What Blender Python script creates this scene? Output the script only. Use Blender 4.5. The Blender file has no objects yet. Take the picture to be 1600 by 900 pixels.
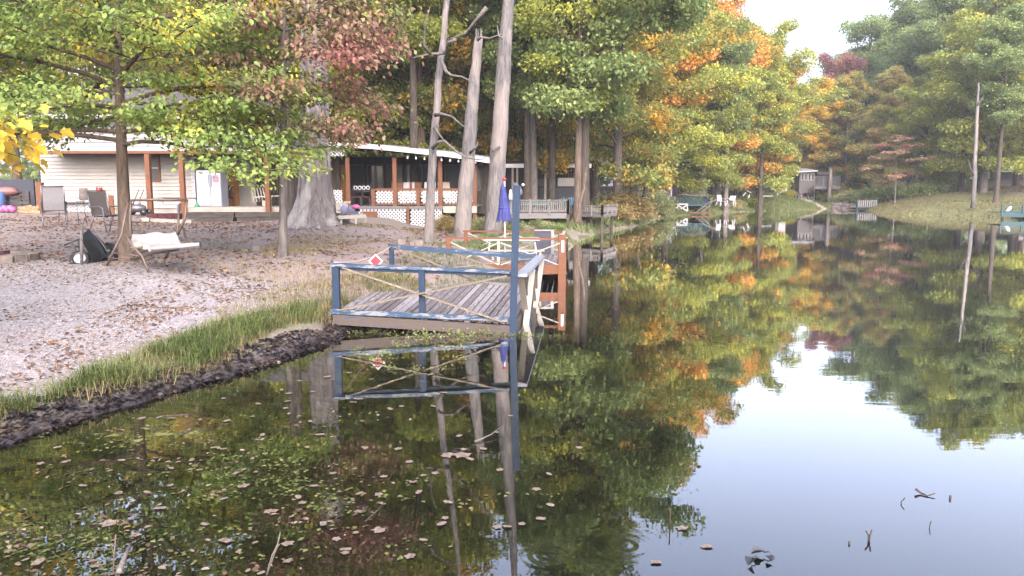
import bpy, math, random
import numpy as np
from mathutils import Vector, Matrix
SC = bpy.context.scene
COL = SC.collection
# ---------------------------------------------------------------- camera
CH = 2.1; TH = math.radians(7.3); F = 1209.0
ct, st = math.cos(TH), math.sin(TH)
cam = bpy.data.cameras.new('camera'); cam.sensor_width = 36.0; cam.lens = 36.0*F/1600.0
cam.clip_start = 0.05; cam.clip_end = 2000
co = bpy.data.objects.new('camera', cam); COL.objects.link(co)
co.location = (0, 0, CH); co.rotation_euler = (math.radians(90)-TH, 0, 0)
SC.camera = co
# ---------------------------------------------------------------- light
SUN_EL = math.radians(32); SUN_AZ = math.radians(172)      # azimuth measured from +Y towards +X
w = bpy.data.worlds.new('World'); SC.world = w; w.use_nodes = True
nt = w.node_tree; bg = nt.nodes['Background']
sky = nt.nodes.new('ShaderNodeTexSky'); sky.sky_type = 'NISHITA'; sky.sun_disc = False
sky.sun_elevation = SUN_EL; sky.sun_rotation = SUN_AZ; sky.air_density = 1.0; sky.dust_density = 5.0; sky.ozone_density = 2.0
tint = nt.nodes.new('ShaderNodeMix'); tint.data_type = 'RGBA'; tint.blend_type = 'MULTIPLY'; tint.inputs[0].default_value = 1; tint.inputs[7].default_value = (1.04, .975, 1.02, 1)
hs_ = nt.nodes.new('ShaderNodeHueSaturation'); hs_.inputs['Saturation'].default_value = .66; nt.links.new(sky.outputs[0], hs_.inputs['Color']); nt.links.new(hs_.outputs[0], tint.inputs[6]); nt.links.new(tint.outputs[2], bg.inputs[0]); bg.inputs[1].default_value = 0.15
sl = bpy.data.lights.new('sun', 'SUN'); sl.energy = .5; sl.angle = math.radians(110); sl.color = (1, .975, .95)
so = bpy.data.objects.new('sun', sl); COL.objects.link(so)
sd_ = Vector((math.sin(SUN_AZ)*math.cos(SUN_EL), math.cos(SUN_AZ)*math.cos(SUN_EL), math.sin(SUN_EL)))
so.rotation_euler = sd_.to_track_quat('Z', 'Y').to_euler(); so.location = (0, 0, 60)
SC.view_settings.view_transform = 'Standard'; SC.view_settings.look = 'None'; SC.view_settings.gamma = 1
SC.view_settings.exposure = 2.58
SC.render.engine = 'CYCLES'
SC.cycles.max_bounces = 8; SC.cycles.diffuse_bounces = 5; SC.cycles.glossy_bounces = 3; SC.cycles.transparent_max_bounces = 8
SC.cycles.transmission_bounces = 4; SC.cycles.use_denoising = True; SC.cycles.sample_clamp_indirect = 6
SC.cycles.caustics_reflective = False; SC.cycles.caustics_refractive = False
R = math.radians

# ---------------------------------------------------------------- pixel -> place helpers
def ray(px, py):
    u = (px-800)/F; v = (py-450)/F
    return Vector((u, ct - v*st, -st - v*ct))
def G(px, py, Z=0.0):
    d = ray(px, py); t = (Z-CH)/d.z
    return Vector((d.x*t, d.y*t, Z))
def D(px, py, Y):
    d = ray(px, py); t = Y/d.y
    return Vector((d.x*t, Y, CH + d.z*t))
def XC(px, Y, Z=1.0):
    return (px-800)/F*(Y*ct + (CH-Z)*st)

# ---------------------------------------------------------------- mesh helpers
def nobj(name, me, mat=None, parent=None):
    o = bpy.data.objects.new(name, me); COL.objects.link(o)
    if mat is not None and not me.materials: me.materials.append(mat)
    if parent is not None: o.parent = parent
    return o
def T(name, label, cat, loc=(0, 0, 0), group=None, rz=0.0):
    o = bpy.data.objects.new(name, None); COL.objects.link(o); o.empty_display_size = .2
    o.location = loc; o.rotation_euler = (0, 0, rz); tag(o, label, cat, group); return o
def tag(o, label=None, cat=None, group=None, kind=None):
    if label: o['label'] = label
    if cat: o['category'] = cat
    if group: o['group'] = group
    if kind: o['kind'] = kind
    return o
def copy_tree(o, parent=None):
    c = o.copy(); COL.objects.link(c); c.parent = parent
    for ch in list(o.children): copy_tree(ch, c)
    return c
def mesh_np(name, V, Fa, mat=None, smooth=False):
    """V (n,3), Fa (m,k) all the same k"""
    me = bpy.data.meshes.new(name); V = np.asarray(V, dtype=np.float32); Fa = np.asarray(Fa, dtype=np.int32)
    m, k = Fa.shape
    me.vertices.add(len(V)); me.vertices.foreach_set('co', V.ravel())
    me.loops.add(m*k); me.loops.foreach_set('vertex_index', Fa.ravel())
    me.polygons.add(m); me.polygons.foreach_set('loop_start', np.arange(0, m*k, k, dtype=np.int32))
    try: me.polygons.foreach_set('loop_total', np.full(m, k, dtype=np.int32))
    except Exception: pass
    if smooth: me.polygons.foreach_set('use_smooth', np.ones(m, dtype=bool))
    me.update(calc_edges=True)
    if mat: me.materials.append(mat)
    return me
rnd = random.Random(7)
class MB:
    """collects boxes, beams and tubes in world space; build() links them as ONE mesh"""
    def __init__(s): s.v = []; s.f = []; s.sm = []
    def add(s, vs, fs, smooth=False):
        b = len(s.v); s.v += [tuple(v) for v in vs]; s.f += [tuple(b+i for i in f) for f in fs]; s.sm += [smooth]*len(fs); return s
    def hexa(s, c8):
        return s.add(c8, [(0,3,2,1),(4,5,6,7),(0,1,5,4),(1,2,6,5),(2,3,7,6),(3,0,4,7)])
    def box(s, x0, x1, y0, y1, z0, z1):
        return s.hexa([(x0,y0,z0),(x1,y0,z0),(x1,y1,z0),(x0,y1,z0),(x0,y0,z1),(x1,y0,z1),(x1,y1,z1),(x0,y1,z1)])
    def beam(s, p0, p1, w_, h_, up=(0, 0, 1), tw=0.0):
        p0 = Vector(p0); p1 = Vector(p1); d = (p1-p0).normalized(); up = Vector(up)
        if abs(d.dot(up)) > .98: up = Vector((0, 1, 0))
        a = d.cross(up).normalized(); b = a.cross(d).normalized()
        if tw: q = Matrix.Rotation(tw, 3, d); a = q @ a; b = q @ b
        c = []
        for p in (p0, p1):
            for sx, sy in ((-1,-1),(1,-1),(1,1),(-1,1)): c.append(p + a*sx*w_/2 + b*sy*h_/2)
        return s.hexa([c[0],c[1],c[2],c[3],c[4],c[5],c[6],c[7]])
    def tube(s, pts, rad, n=8, cap=True):
        pts = [Vector(p) for p in pts]; m = len(pts)
        if not isinstance(rad, (list, tuple)): rad = [rad]*m
        ref = None; rings = []
        for i, p in enumerate(pts):
            d = (pts[min(i+1, m-1)]-pts[max(i-1, 0)])
            d = d.normalized() if d.length > 1e-9 else Vector((0, 0, 1))
            if ref is None: ref = d.orthogonal().normalized()
            a = (ref - d*ref.dot(d)); a = a.normalized() if a.length > 1e-6 else d.orthogonal().normalized(); ref = a
            b = d.cross(a)
            rings.append([p + (a*math.cos(t)+b*math.sin(t))*rad[i] for t in [2*math.pi*j/n for j in range(n)]])
        vs = [v for r_ in rings for v in r_]; fs = []
        for i in range(m-1):
            for j in range(n):
                k = (j+1) % n; fs.append((i*n+j, i*n+k, (i+1)*n+k, (i+1)*n+j))
        if cap: fs.append(tuple(range(n-1, -1, -1))); fs.append(tuple((m-1)*n+j for j in range(n)))
        return s.add(vs, fs, True)
    def lathe(s, c, prof, n=16):
        return s.tube([Vector(c)+Vector((0, 0, z)) for r_, z in prof], [max(r_, .0005) for r_, z in prof], n)
    def ball(s, c, rx, ry, rz, n=10, m=6, jit=0, rg=rnd):
        c = Vector(c); vs = []; fs = []
        for i in range(m+1):
            ph = math.pi*i/m
            for j in range(n):
                t = 2*math.pi*j/n; k = 1+rg.uniform(-jit, jit)
                vs.append(c+Vector((rx*math.sin(ph)*math.cos(t)*k, ry*math.sin(ph)*math.sin(t)*k, rz*math.cos(ph)*k)))
        for i in range(m):
            for j in range(n):
                q = (j+1) % n; fs.append((i*n+j, (i+1)*n+j, (i+1)*n+q, i*n+q))
        return s.add(vs, fs, True)
    def sheet(s, grid, th=0.0):
        """grid[i][j] of points -> surface, th: thickness downwards along z"""
        a = len(grid); b = len(grid[0]); vs = [p for r_ in grid for p in r_]
        fs = [(i*b+j, i*b+j+1, (i+1)*b+j+1, (i+1)*b+j) for i in range(a-1) for j in range(b-1)]
        s.add(vs, fs, True)
        if th:
            vs2 = [Vector(p)-Vector((0, 0, th)) for p in vs]
            s.add(vs2, [f[::-1] for f in fs], True)
        return s
    def build(s, name, mat, parent=None, label=None, kind=None, tag_=None):
        off = parent_world(parent) if parent is not None else Vector((0, 0, 0))
        me = bpy.data.meshes.new(name)
        me.from_pydata([(v[0]-off.x, v[1]-off.y, v[2]-off.z) for v in s.v], [], s.f)
        me.polygons.foreach_set('use_smooth', s.sm); me.update(); me.materials.append(mat)
        o = nobj(name, me, None, parent)
        if label: o['label'] = label
        if kind: o['kind'] = kind
        return o
def parent_world(p):
    v = Vector((0, 0, 0))
    while p is not None: v += Vector(p.location); p = p.parent
    return v
def lattice(mb, origin, ud, vd, w_, h_, sp=.14, sw=.045, th=.012):
    """diagonal lattice in a w x h rectangle"""
    o = Vector(origin); ud = Vector(ud).normalized(); vd = Vector(vd).normalized(); n = ud.cross(vd).normalized()
    for sg in (1, -1):
        k = -h_ if sg == 1 else 0.0
        end = w_ if sg == 1 else w_+h_
        while k < end:
            pts = []
            if sg == 1: a0 = max(0, -k); a1 = min(h_, w_-k); p = lambda q: (k+q, q)
            else: a0 = max(0, k-w_); a1 = min(h_, k); p = lambda q: (k-q, q)
            if a1-a0 > .02:
                x0, y0 = p(a0); x1, y1 = p(a1)
                mb.beam(o+ud*x0+vd*y0+n*th*sg*.55, o+ud*x1+vd*y1+n*th*sg*.55, sw, th, up=n)
            k += sp
    return mb
# ---------------------------------------------------------------- materials
def new_mat(name):
    m = bpy.data.materials.new(name); m.use_nodes = True
    n = m.node_tree; b = n.nodes['Principled BSDF']; return m, n, b
def ND(n, t, **k):
    x = n.nodes.new(t)
    for a, v in k.items(): setattr(x, a, v)
    return x
def ramp(n, fac, stops):
    r_ = ND(n, 'ShaderNodeValToRGB'); e = r_.color_ramp.elements
    while len(e) < len(stops): e.new(.5)
    for q, (p, c) in zip(e, stops): q.position = p; q.color = (*c, 1)
    if fac is not None: n.links.new(fac, r_.inputs[0])
    return r_
def noise(n, scale, detail=4, rough=.6, vec=None, dist=0):
    x = ND(n, 'ShaderNodeTexNoise'); x.inputs['Scale'].default_value = scale; x.inputs['Detail'].default_value = detail
    x.inputs['Roughness'].default_value = rough; x.inputs['Distortion'].default_value = dist
    if vec is not None: n.links.new(vec, x.inputs['Vector'])
    return x
def mapv(n, sc=(1, 1, 1), rot=(0, 0, 0), src='Object'):
    tc = ND(n, 'ShaderNodeTexCoord'); mp = ND(n, 'ShaderNodeMapping'); mp.inputs['Scale'].default_value = sc; mp.inputs['Rotation'].default_value = rot
    n.links.new(tc.outputs[src], mp.inputs[0]); return mp.outputs[0]
def worldpos(n, sc=(1, 1, 1)):
    g = ND(n, 'ShaderNodeNewGeometry'); mp = ND(n, 'ShaderNodeMapping'); mp.inputs['Scale'].default_value = sc
    n.links.new(g.outputs['Position'], mp.inputs[0]); return mp.outputs[0]
def bump(n, b, h, dist=.01, strength=1.0):
    x = ND(n, 'ShaderNodeBump'); x.inputs['Distance'].default_value = dist; x.inputs['Strength'].default_value = strength
    n.links.new(h, x.inputs['Height']); n.links.new(x.outputs[0], b.inputs['Normal']); return x
def plain(name, c, rough=.6, metal=0, var=.12, sc=6.0, spec=.5, bmp=0.0):
    c = tuple(x*.62 for x in c)
    m, n, b = new_mat(name); b.inputs['Roughness'].default_value = rough; b.inputs['Metallic'].default_value = metal
    b.inputs['Specular IOR Level'].default_value = spec
    ns = noise(n, sc, 5, .65, worldpos(n))
    lo = tuple(x*(1-var*2) for x in c); hi = tuple(min(1, x*(1+var)) for x in c)
    r_ = ramp(n, ns.outputs[0], [(.3, lo), (.7, hi)]); n.links.new(r_.outputs[0], b.inputs['Base Color'])
    if bmp: bump(n, b, noise(n, sc*6, 4, .7, worldpos(n)).outputs[0], bmp)
    return m
def wood(name, base, worn, amount=.5, rough=.75, along=(1, 1, 12), bmp=.003, rndm=.16):
    """painted or bare timber: base coat with worn patches drawn out along the world axis that 'along' compresses"""
    base = tuple(x*.52 for x in base); worn = tuple(x*.52 for x in worn)
    m, n, b = new_mat(name); b.inputs['Roughness'].default_value = rough; b.inputs['Specular IOR Level'].default_value = .25
    vec = worldpos(n, along)
    n1 = noise(n, 3.2, 8, .72, vec, .6); n2 = noise(n, 22, 4, .6, vec)
    oi = ND(n, 'ShaderNodeNewGeometry'); ob = ND(n, 'ShaderNodeObjectInfo'); sm_ = ND(n, 'ShaderNodeMath', operation='ADD'); n.links.new(oi.outputs['Random Per Island'], sm_.inputs[0]); n.links.new(ob.outputs['Random'], sm_.inputs[1]); fc_ = ND(n, 'ShaderNodeMath', operation='FRACT'); n.links.new(sm_.outputs[0], fc_.inputs[0])
    of_ = ND(n, 'ShaderNodeMath', operation='ADD'); of_.inputs[1].default_value = -.08; n.links.new(n1.outputs[0], of_.inputs[0])
    mth = ND(n, 'ShaderNodeMath', operation='MULTIPLY_ADD'); n.links.new(fc_.outputs[0], mth.inputs[0]); mth.inputs[1].default_value = rndm; n.links.new(of_.outputs[0], mth.inputs[2])
    dk = tuple(x*.55 for x in worn)
    r_ = ramp(n, mth.outputs[0], [(.30, tuple(x*.8 for x in base)), (amount, base), (amount+.04, worn), (.9, dk)])
    mx = ND(n, 'ShaderNodeMix', data_type='RGBA', blend_type='MULTIPLY'); mx.inputs[0].default_value = .55
    r2 = ramp(n, n2.outputs[0], [(.35, (.45, .45, .45)), (.6, (1, 1, 1))])
    n.links.new(r_.outputs[0], mx.inputs[6]); n.links.new(r2.outputs[0], mx.inputs[7]); n.links.new(mx.outputs[2], b.inputs['Base Color'])
    bump(n, b, n2.outputs[0], bmp); return m
def bark(name, c1, c2, sc=(9, 9, 1.6), bmp=.03, patch=None):
    c1 = tuple(x*.72 for x in c1); c2 = tuple(x*.72 for x in c2); patch = patch and tuple(x*.72 for x in patch)
    m, n, b = new_mat(name); b.inputs['Roughness'].default_value = .9; b.inputs['Specular IOR Level'].default_value = .15
    vec = worldpos(n, sc); n1 = noise(n, 1.3, 8, .7, vec, .8)
    r_ = ramp(n, n1.outputs[0], [(.32, c1), (.62, c2), (.85, tuple(min(1, x*1.25) for x in c2))]); out = r_.outputs[0]
    if patch:
        n2 = noise(n, .8, 5, .6, worldpos(n, (1.6, 1.6, .5)), .5)
        mx = ND(n, 'ShaderNodeMix', data_type='RGBA'); r2 = ramp(n, n2.outputs[0], [(.5, (0, 0, 0)), (.56, (1, 1, 1))])
        n.links.new(r2.outputs[0], mx.inputs[0]); n.links.new(out, mx.inputs[6])
        r3 = ramp(n, n1.outputs[0], [(.3, tuple(x*.6 for x in patch)), (.6, patch)]); n.links.new(r3.outputs[0], mx.inputs[7]); out = mx.outputs[2]
    n.links.new(out, b.inputs['Base Color']); bump(n, b, n1.outputs[0], bmp); return m
def leafmat(name, stops, sc=.5, trans=.48, spread=.34, rough=.55, gain=1.85):
    stops = [(p, tuple(min(.8, x*gain) for x in c)) for p, c in stops]
    m, n, b = new_mat(name); b.inputs['Roughness'].default_value = rough; b.inputs['Specular IOR Level'].default_value = .25
    g = ND(n, 'ShaderNodeNewGeometry'); oi = ND(n, 'ShaderNodeObjectInfo')
    tc = ND(n, 'ShaderNodeTexCoord'); ad = ND(n, 'ShaderNodeVectorMath', operation='ADD'); cb = ND(n, 'ShaderNodeCombineXYZ')
    m10 = ND(n, 'ShaderNodeMath', operation='MULTIPLY'); n.links.new(oi.outputs['Random'], m10.inputs[0]); m10.inputs[1].default_value = 50
    n.links.new(m10.outputs[0], cb.inputs[0]); n.links.new(tc.outputs['Object'], ad.inputs[0]); n.links.new(cb.outputs[0], ad.inputs[1])
    ns = noise(n, sc, 3, .55, ad.outputs[0])
    a = ND(n, 'ShaderNodeMath', operation='MULTIPLY_ADD'); n.links.new(g.outputs['Random Per Island'], a.inputs[0]); a.inputs[1].default_value = spread
    s_ = ND(n, 'ShaderNodeMath', operation='MULTIPLY_ADD'); n.links.new(ns.outputs[0], s_.inputs[0]); s_.inputs[1].default_value = 1.75; s_.inputs[2].default_value = -.375-spread/2
    n.links.new(s_.outputs[0], a.inputs[2])
    r_ = ramp(n, a.outputs[0], stops)
    # lightness differs from leaf to leaf
    hv = ND(n, 'ShaderNodeHueSaturation'); mr = ND(n, 'ShaderNodeMapRange'); mu = ND(n, 'ShaderNodeMath', operation='MULTIPLY'); fr = ND(n, 'ShaderNodeMath', operation='FRACT')
    n.links.new(g.outputs['Random Per Island'], mu.inputs[0]); mu.inputs[1].default_value = 57.3; n.links.new(mu.outputs[0], fr.inputs[0])
    n.links.new(fr.outputs[0], mr.inputs[0]); mr.inputs[3].default_value = .68; mr.inputs[4].default_value = 1.32
    n.links.new(mr.outputs[0], hv.inputs['Value']); n.links.new(r_.outputs[0], hv.inputs['Color'])
    n.links.new(hv.outputs[0], b.inputs['Base Color'])
    tr = ND(n, 'ShaderNodeBsdfTranslucent'); n.links.new(hv.outputs[0], tr.inputs[0])
    mx = ND(n, 'ShaderNodeMixShader'); mx.inputs[0].default_value = trans
    n.links.new(b.outputs[0], mx.inputs[1]); n.links.new(tr.outputs[0], mx.inputs[2])
    n.links.new(mx.outputs[0], n.nodes['Material Output'].inputs[0]); return m
GRN = (.080, .108, .035); DGR = (.048, .070, .032); LGR = (.135, .160, .045); YGR = (.19, .20, .035); YEL = (.40, .28, .035)
ORG = (.38, .20, .05); RUS = (.26, .085, .045); RED = (.24, .075, .075); PNK = (.27, .14, .12); OLV = (.12, .125, .035); BRN = (.14, .075, .045); GOL = (.33, .20, .04)
LM = {
 'green': leafmat('leaf_green', [(0, DGR), (.3, GRN), (.6, (.10, .135, .05)), (.9, (.15, .17, .06))], gain=2.1),
 'lime': leafmat('leaf_lime', [(0, GRN), (.35, LGR), (.7, YGR), (1, (.3, .27, .04))]),
 'yellowgreen': leafmat('leaf_yellow_green', [(0, GRN), (.3, LGR), (.55, OLV), (.72, GOL), (1, YEL)]),
 'yellow': leafmat('leaf_yellow', [(0, OLV), (.3, YGR), (.55, GOL), (.8, YEL), (1, (.5, .33, .05))]),
 'orange': leafmat('leaf_orange', [(0, LGR), (.25, OLV), (.45, GOL), (.65, ORG), (.9, (.36, .17, .07)), (1, YEL)]),
 'olive': leafmat('leaf_olive', [(0, LGR), (.4, (.16, .16, .05)), (.7, (.21, .16, .06)), (1, (.2, .12, .07))]),
 'mixed': leafmat('leaf_mixed', [(0, GRN), (.3, LGR), (.55, YGR), (.7, OLV), (.84, (.24, .12, .07)), (1, PNK)]),
 'plum': leafmat('leaf_plum', [(0, (.09, .05, .045)), (.5, (.16, .075, .07)), (1, (.2, .12, .06))]),
 'red': leafmat('leaf_red', [(0, GRN), (.3, (.14, .12, .05)), (.5, (.20, .12, .09)), (.75, (.25, .08, .085)), (1, (.30, .13, .10))], gain=1.7),
 'maple': leafmat('leaf_maple', [(0, DGR), (.25, GRN), (.45, (.095, .145, .035)), (.62, LGR), (.76, YGR), (.93, YEL)], .9, gain=2.0),
 'dogwood': leafmat('leaf_dogwood', [(0, (.09, .115, .045)), (.32, (.15, .15, .065)), (.5, (.19, .13, .085)), (.7, (.20, .095, .085)), (.88, (.19, .07, .06)), (1, (.28, .16, .09))], .8, gain=1.3),
 'brightyellow': leafmat('leaf_bright_yellow', [(0, (.28, .27, .05)), (.4, (.48, .34, .05)), (.75, (.6, .4, .05)), (1, (.45, .2, .05))], .8, gain=1.15),
}
M = dict(
 bark_grey=bark('bark_grey', (.07, .06, .055), (.21, .19, .178)),
 bark_dark=bark('bark_dark', (.03, .025, .022), (.10, .085, .07)),
 bark_brown=bark('bark_brown', (.06, .045, .035), (.18, .14, .11)),
 bark_dead=bark('bark_dead', (.062, .060, .060), (.205, .198, .198), (14, 14, .9), .06, (.27, .243, .228)),
 bark_giant=bark('bark_giant', (.07, .062, .06), (.24, .215, .21), (9, 9, 1.1), .06, (.34, .32, .31)),
 blue=wood('blue_paint', (.014, .044, .10), (.30, .30, .32), .60, .55, (14, 14, 2.2)),
 blue_h=wood('blue_paint_rail', (.035, .085, .17), (.30, .33, .37), .56, .55, (1.3, 6, 6)),
 blue_worn=wood('worn_blue_rail', (.42, .47, .55), (.12, .22, .40), .56, .6, (5, 1.5, 5)),
 tan=wood('tan_timber', (.29, .245, .185), (.46, .40, .30), .6, .8, (2, 4, 4)),
 white_wood=wood('white_timber', (.62, .58, .50), (.36, .30, .22), .64, .7, (2, 4, 4)),
 deck=wood('weathered_deck', (.46, .43, .45), (.24, .21, .215), .50, .85, (10, 1.2, 4), .003, .26),
 deck_beam=wood('weathered_beam', (.145, .12, .105), (.07, .10, .17), .56, .85, (1.2, 6, 8)),
 orange=wood('rust_stain', (.25, .105, .055), (.19, .10, .07), .62, .7, (3, 3, 3)),
 brownpost=wood('cedar_stain', (.27, .115, .055), (.17, .08, .05), .6, .7, (5, 5, 1)),
 greywood=wood('grey_timber', (.27, .26, .26), (.16, .15, .145), .55, .85, (4, 4, 1.5)),
 tie=wood('railroad_tie', (.13, .115, .10), (.07, .055, .05), .5, .9, (1, 4, 5)),
 white=plain('white_paint', (.55, .55, .57), .5, 0, .06),
 siding=plain('cream_siding', (.40, .385, .35), .55, 0, .06, 1.5),
 siding2=plain('pale_siding', (.34, .34, .34), .55, 0, .05, 1.5),
 concrete=plain('concrete', (.42, .38, .33), .85, 0, .12, 3, .3, .01),
 stone=plain('stone', (.24, .21, .19), .9, 0, .25, 5, .3, .02),
 roofmetal=plain('roof_metal', (.62, .66, .70), .45, .3, .08, 2),
 shingle=plain('shingle', (.12, .11, .11), .9, 0, .2, 8, .2, .01),
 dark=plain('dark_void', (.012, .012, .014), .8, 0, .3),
 darkblue=plain('dark_slate', (.03, .035, .055), .7, 0, .2),
 screen=plain('window_screen', (.025, .028, .035), .35, 0, .25, 1.2),
 steel=plain('grey_metal', (.22, .22, .24), .4, .6, .12),
 browntube=plain('brown_tube', (.16, .115, .095), .5, .2, .2, 12),
 blacktube=plain('black_tube', (.03, .03, .035), .4, .3, .2),
 black=plain('black_plastic', (.025, .028, .035), .35, 0, .25, 8),
 fabric=plain('pale_canvas', (.42, .40, .41), .85, 0, .12, 7, .2, .004),
 sling=plain('grey_sling', (.30, .30, .32), .8, 0, .1, 30, .2),
 sling2=plain('brown_sling', (.15, .13, .12), .8, 0, .12, 30, .2),
 red=plain('red_plastic', (.45, .02, .03), .4, 0, .1),
 maroon=plain('maroon_brick', (.10, .035, .045), .85, 0, .45, 16, .2, .01),
 pink=plain('pink_plastic', (.60, .12, .32), .45, 0, .15),
 bluecloth=plain('blue_cloth', (.055, .065, .24), .75, 0, .2, 8, .2, .004),
 tarp=plain('blue_tarp', (.08, .16, .38), .6, 0, .15, 5),
 bluebin=plain('blue_bin', (.12, .18, .30), .5, 0, .1),
 green=plain('green_plastic', (.02, .22, .10), .5, 0, .1),
 teal=wood('teal_paint', (.05, .13, .15), (.09, .17, .19), .6, .6, (1, 3, 3)),
 fridge=plain('fridge_enamel', (.44, .48, .56), .3, 0, .03, 1),
 amber=plain('warm_panel', (.55, .25, .07), .7, 0, .15),
 purple=plain('purple_cushion', (.20, .22, .36), .8, 0, .1),
 wicker=plain('tan_chair', (.55, .46, .36), .7, 0, .1),
 rope=plain('rope', (.60, .45, .42), .8, 0, .1),
 redsign=plain('red_reflector', (.50, .015, .03), .3, 0, .08, 20),
 logs=plain('split_wood', (.40, .28, .16), .9, 0, .3, 14),
 haze_white=plain('lamp_white', (.75, .76, .80), .4, 0, .04),
)
gl, n_, b_ = new_mat('window_glass'); b_.inputs['Base Color'].default_value = (.05, .055, .06, 1); b_.inputs['Roughness'].default_value = .08
M['glass'] = gl
# ---------------------------------------------------------------- value noise
def vnoise(x, y, seed=0):
    xi = np.floor(x).astype(np.int64); yi = np.floor(y).astype(np.int64); xf = x-xi; yf = y-yi
    def h(a, b): 
        q = (a*374761393 + b*668265263 + seed*144665) & 0x7fffffff; q = ((q ^ (q >> 13))*1274126177) & 0x7fffffff
        return ((q ^ (q >> 16)) & 0xffff)/65535.0
    u = xf*xf*(3-2*xf); v = yf*yf*(3-2*yf)
    return (h(xi, yi)*(1-u)+h(xi+1, yi)*u)*(1-v)+(h(xi, yi+1)*(1-u)+h(xi+1, yi+1)*u)*v
def fbm(x, y, o=4, seed=0):
    s = 0; a = .5
    for i in range(o): s = s+a*vnoise(x*2**i, y*2**i, seed+i*17); a *= .5
    return s/(1-.5**o)
# ---------------------------------------------------------------- terrain
shore_px = [(0,695),(70,672),(150,648),(225,628),(300,603),(360,588),(440,560),(520,533),(560,512),(620,490),(690,476),(760,462),(800,448),(838,428),(872,402),
            (893,388),(904,374),(940,363),(985,355),(1012,350),(1022,343),(1050,338),(1100,334),(1150,331.5),(1200,329.5),(1240,328),(1290,326),(1345,326.5)]
shore = [(-9.5, 2.5), (-6.3, 4.6)] + [tuple(G(a, b, 0)[:2]) for a, b in shore_px]
shore += [tuple(G(a, b, 0)[:2]) for a, b in [(1368,333),(1400,335.5),(1450,336),(1500,337),(1560,339),(1600,342),(1680,350)]]
shore += [(55, 32), (60, 5), (50, -30), (-10, -30), (-16, -6)]
SH = np.array(shore)
def sdist(x, y):
    """signed distance to the shore, + on land"""
    x = np.asarray(x, float); y = np.asarray(y, float); dm = np.full(x.shape, 1e9); ins = np.zeros(x.shape, bool); n = len(SH)
    for i in range(n):
        ax, ay = SH[i]; bx, by = SH[(i+1) % n]; dx, dy = bx-ax, by-ay
        t = np.clip(((x-ax)*dx+(y-ay)*dy)/(dx*dx+dy*dy), 0, 1)
        dm = np.minimum(dm, np.hypot(x-ax-t*dx, y-ay-t*dy))
        c = ((ay > y) != (by > y)) & (x < (bx-ax)*(y-ay)/(by-ay+1e-12)+ax); ins ^= c
    return np.where(ins, -dm, dm)
cp = []
for px, py, Z in [(0,580,.36),(-80,560,.45),(130,530,.38),(300,480,.42),(420,455,.47),(520,440,.52),(0,410,.78),(200,420,.78),(440,393,.86),(490,358,.95),(90,352,.98),(0,345,1.05),
                  (600,395,.72),(680,382,.6),(730,370,.58),(775,366,.52),(610,378,.85),(640,425,.5)]:
    p = G(px, py, Z); cp.append((p.x, p.y, Z))
for px, py, Y in [(545,350,23),(330,347,30),(0,328,33),(236,335,31),(520,330,33),(600,338,33),(650,352,33),(690,362,33),(742,360,33),(790,350,36),(850,345,36),(930,336,44),(1000,322,50),(900,318,52),(1060,318,66),
                  (1150,314,76),(1200,296,84),(1250,305,84),(1290,317,88),(1330,316,95),(1400,318,68),(1450,312,70),(1520,318,62),(1500,300,74),(1600,292,74),(1600,318,62),(1420,296,84)]:
    p = D(px, py, Y); cp.append((p.x, p.y, p.z))
cp += [(-30,40,1.6),(-10,55,1.8),(0,75,2.3),(20,100,2.6),(45,110,2.8),(60,90,3.2),(75,70,3.4),(-60,30,1.6),(-25,8,1.0),(-40,90,3),(80,30,3),(0,150,4),(70,150,4),(-100,120,4),(120,100,5),(-20,-20,1.2)]
CP = np.array(cp)
def upland(x, y):
    num = 0; den = 0
    for a, b, z in CP:
        wgt = 1/((x-a)**2+(y-b)**2+.6)**1.7; num = num+wgt*z; den = den+wgt
    return num/den
def ground(x, y):
    x = np.asarray(x, float); y = np.asarray(y, float); s = sdist(x, y); U = upland(x, y)
    wl = np.where((y > 48) & (x > 20), 3.0, np.where(y > 45, 1.6, .75))
    land = U*(1-np.exp(-np.maximum(s, 0)/wl))
    near = (y < 13) & (x < 2)
    rough = (fbm(x*3.1, y*3.1, 4, 3)-.5)
    land = land + np.where(y < 40, rough*.05, rough*.25*np.minimum(s/4, 1))
    mud = np.exp(-(np.maximum(s, 0)/(.25+.5*fbm(x*.9, y*.9, 2, 61)))**2)*near
    land = land + mud*((fbm(x*7, y*7, 4, 9)-.5)*.12)
    d = np.maximum(-s, 0)
    # gentle muddy shelf at the near left bank, silt deepening away from it
    shelf = np.exp(-((x+3.75)/1.9)**2 - ((y-5.55)/1.1)**2) + .8*np.exp(-((x+2.9)/1.0)**2 - ((y-6.6)/.5)**2)
    deep = -.02 - .25*d*(1-.86*shelf) - .02*d*d*(1-shelf)
    deep = np.maximum(deep, -2.0)
    deep = deep + shelf*(.016+(fbm(x*5, y*9, 4, 21)-.5)*.13) + (fbm(x*2.2, y*2.2, 3, 5)-.5)*.06*np.minimum(d, 1)
    return np.where(s > 0, np.maximum(land, .004+mud*rough*.05), deep)
def gz(x, y): return float(ground(np.array([x]), np.array([y]))[0])
def inpoly(x, y, P):
    ins = np.zeros(x.shape, bool); n = len(P)
    for i in range(n):
        ax, ay = P[i]; bx, by = P[(i+1) % n]
        ins ^= ((ay > y) != (by > y)) & (x < (bx-ax)*(y-ay)/(by-ay+1e-12)+ax)
    return ins
def axis(segs):
    out = []
    for a, b, stp in segs: out += list(np.arange(a, b, stp))
    return np.array(out+[segs[-1][1]])
ax_ = axis([(-600,-120,60),(-120,-40,8),(-40,-16,1.5),(-16,-9,.4),(-9,2.2,.085),(2.2,12,.5),(12,60,1.2),(60,120,6),(120,600,60)])
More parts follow.
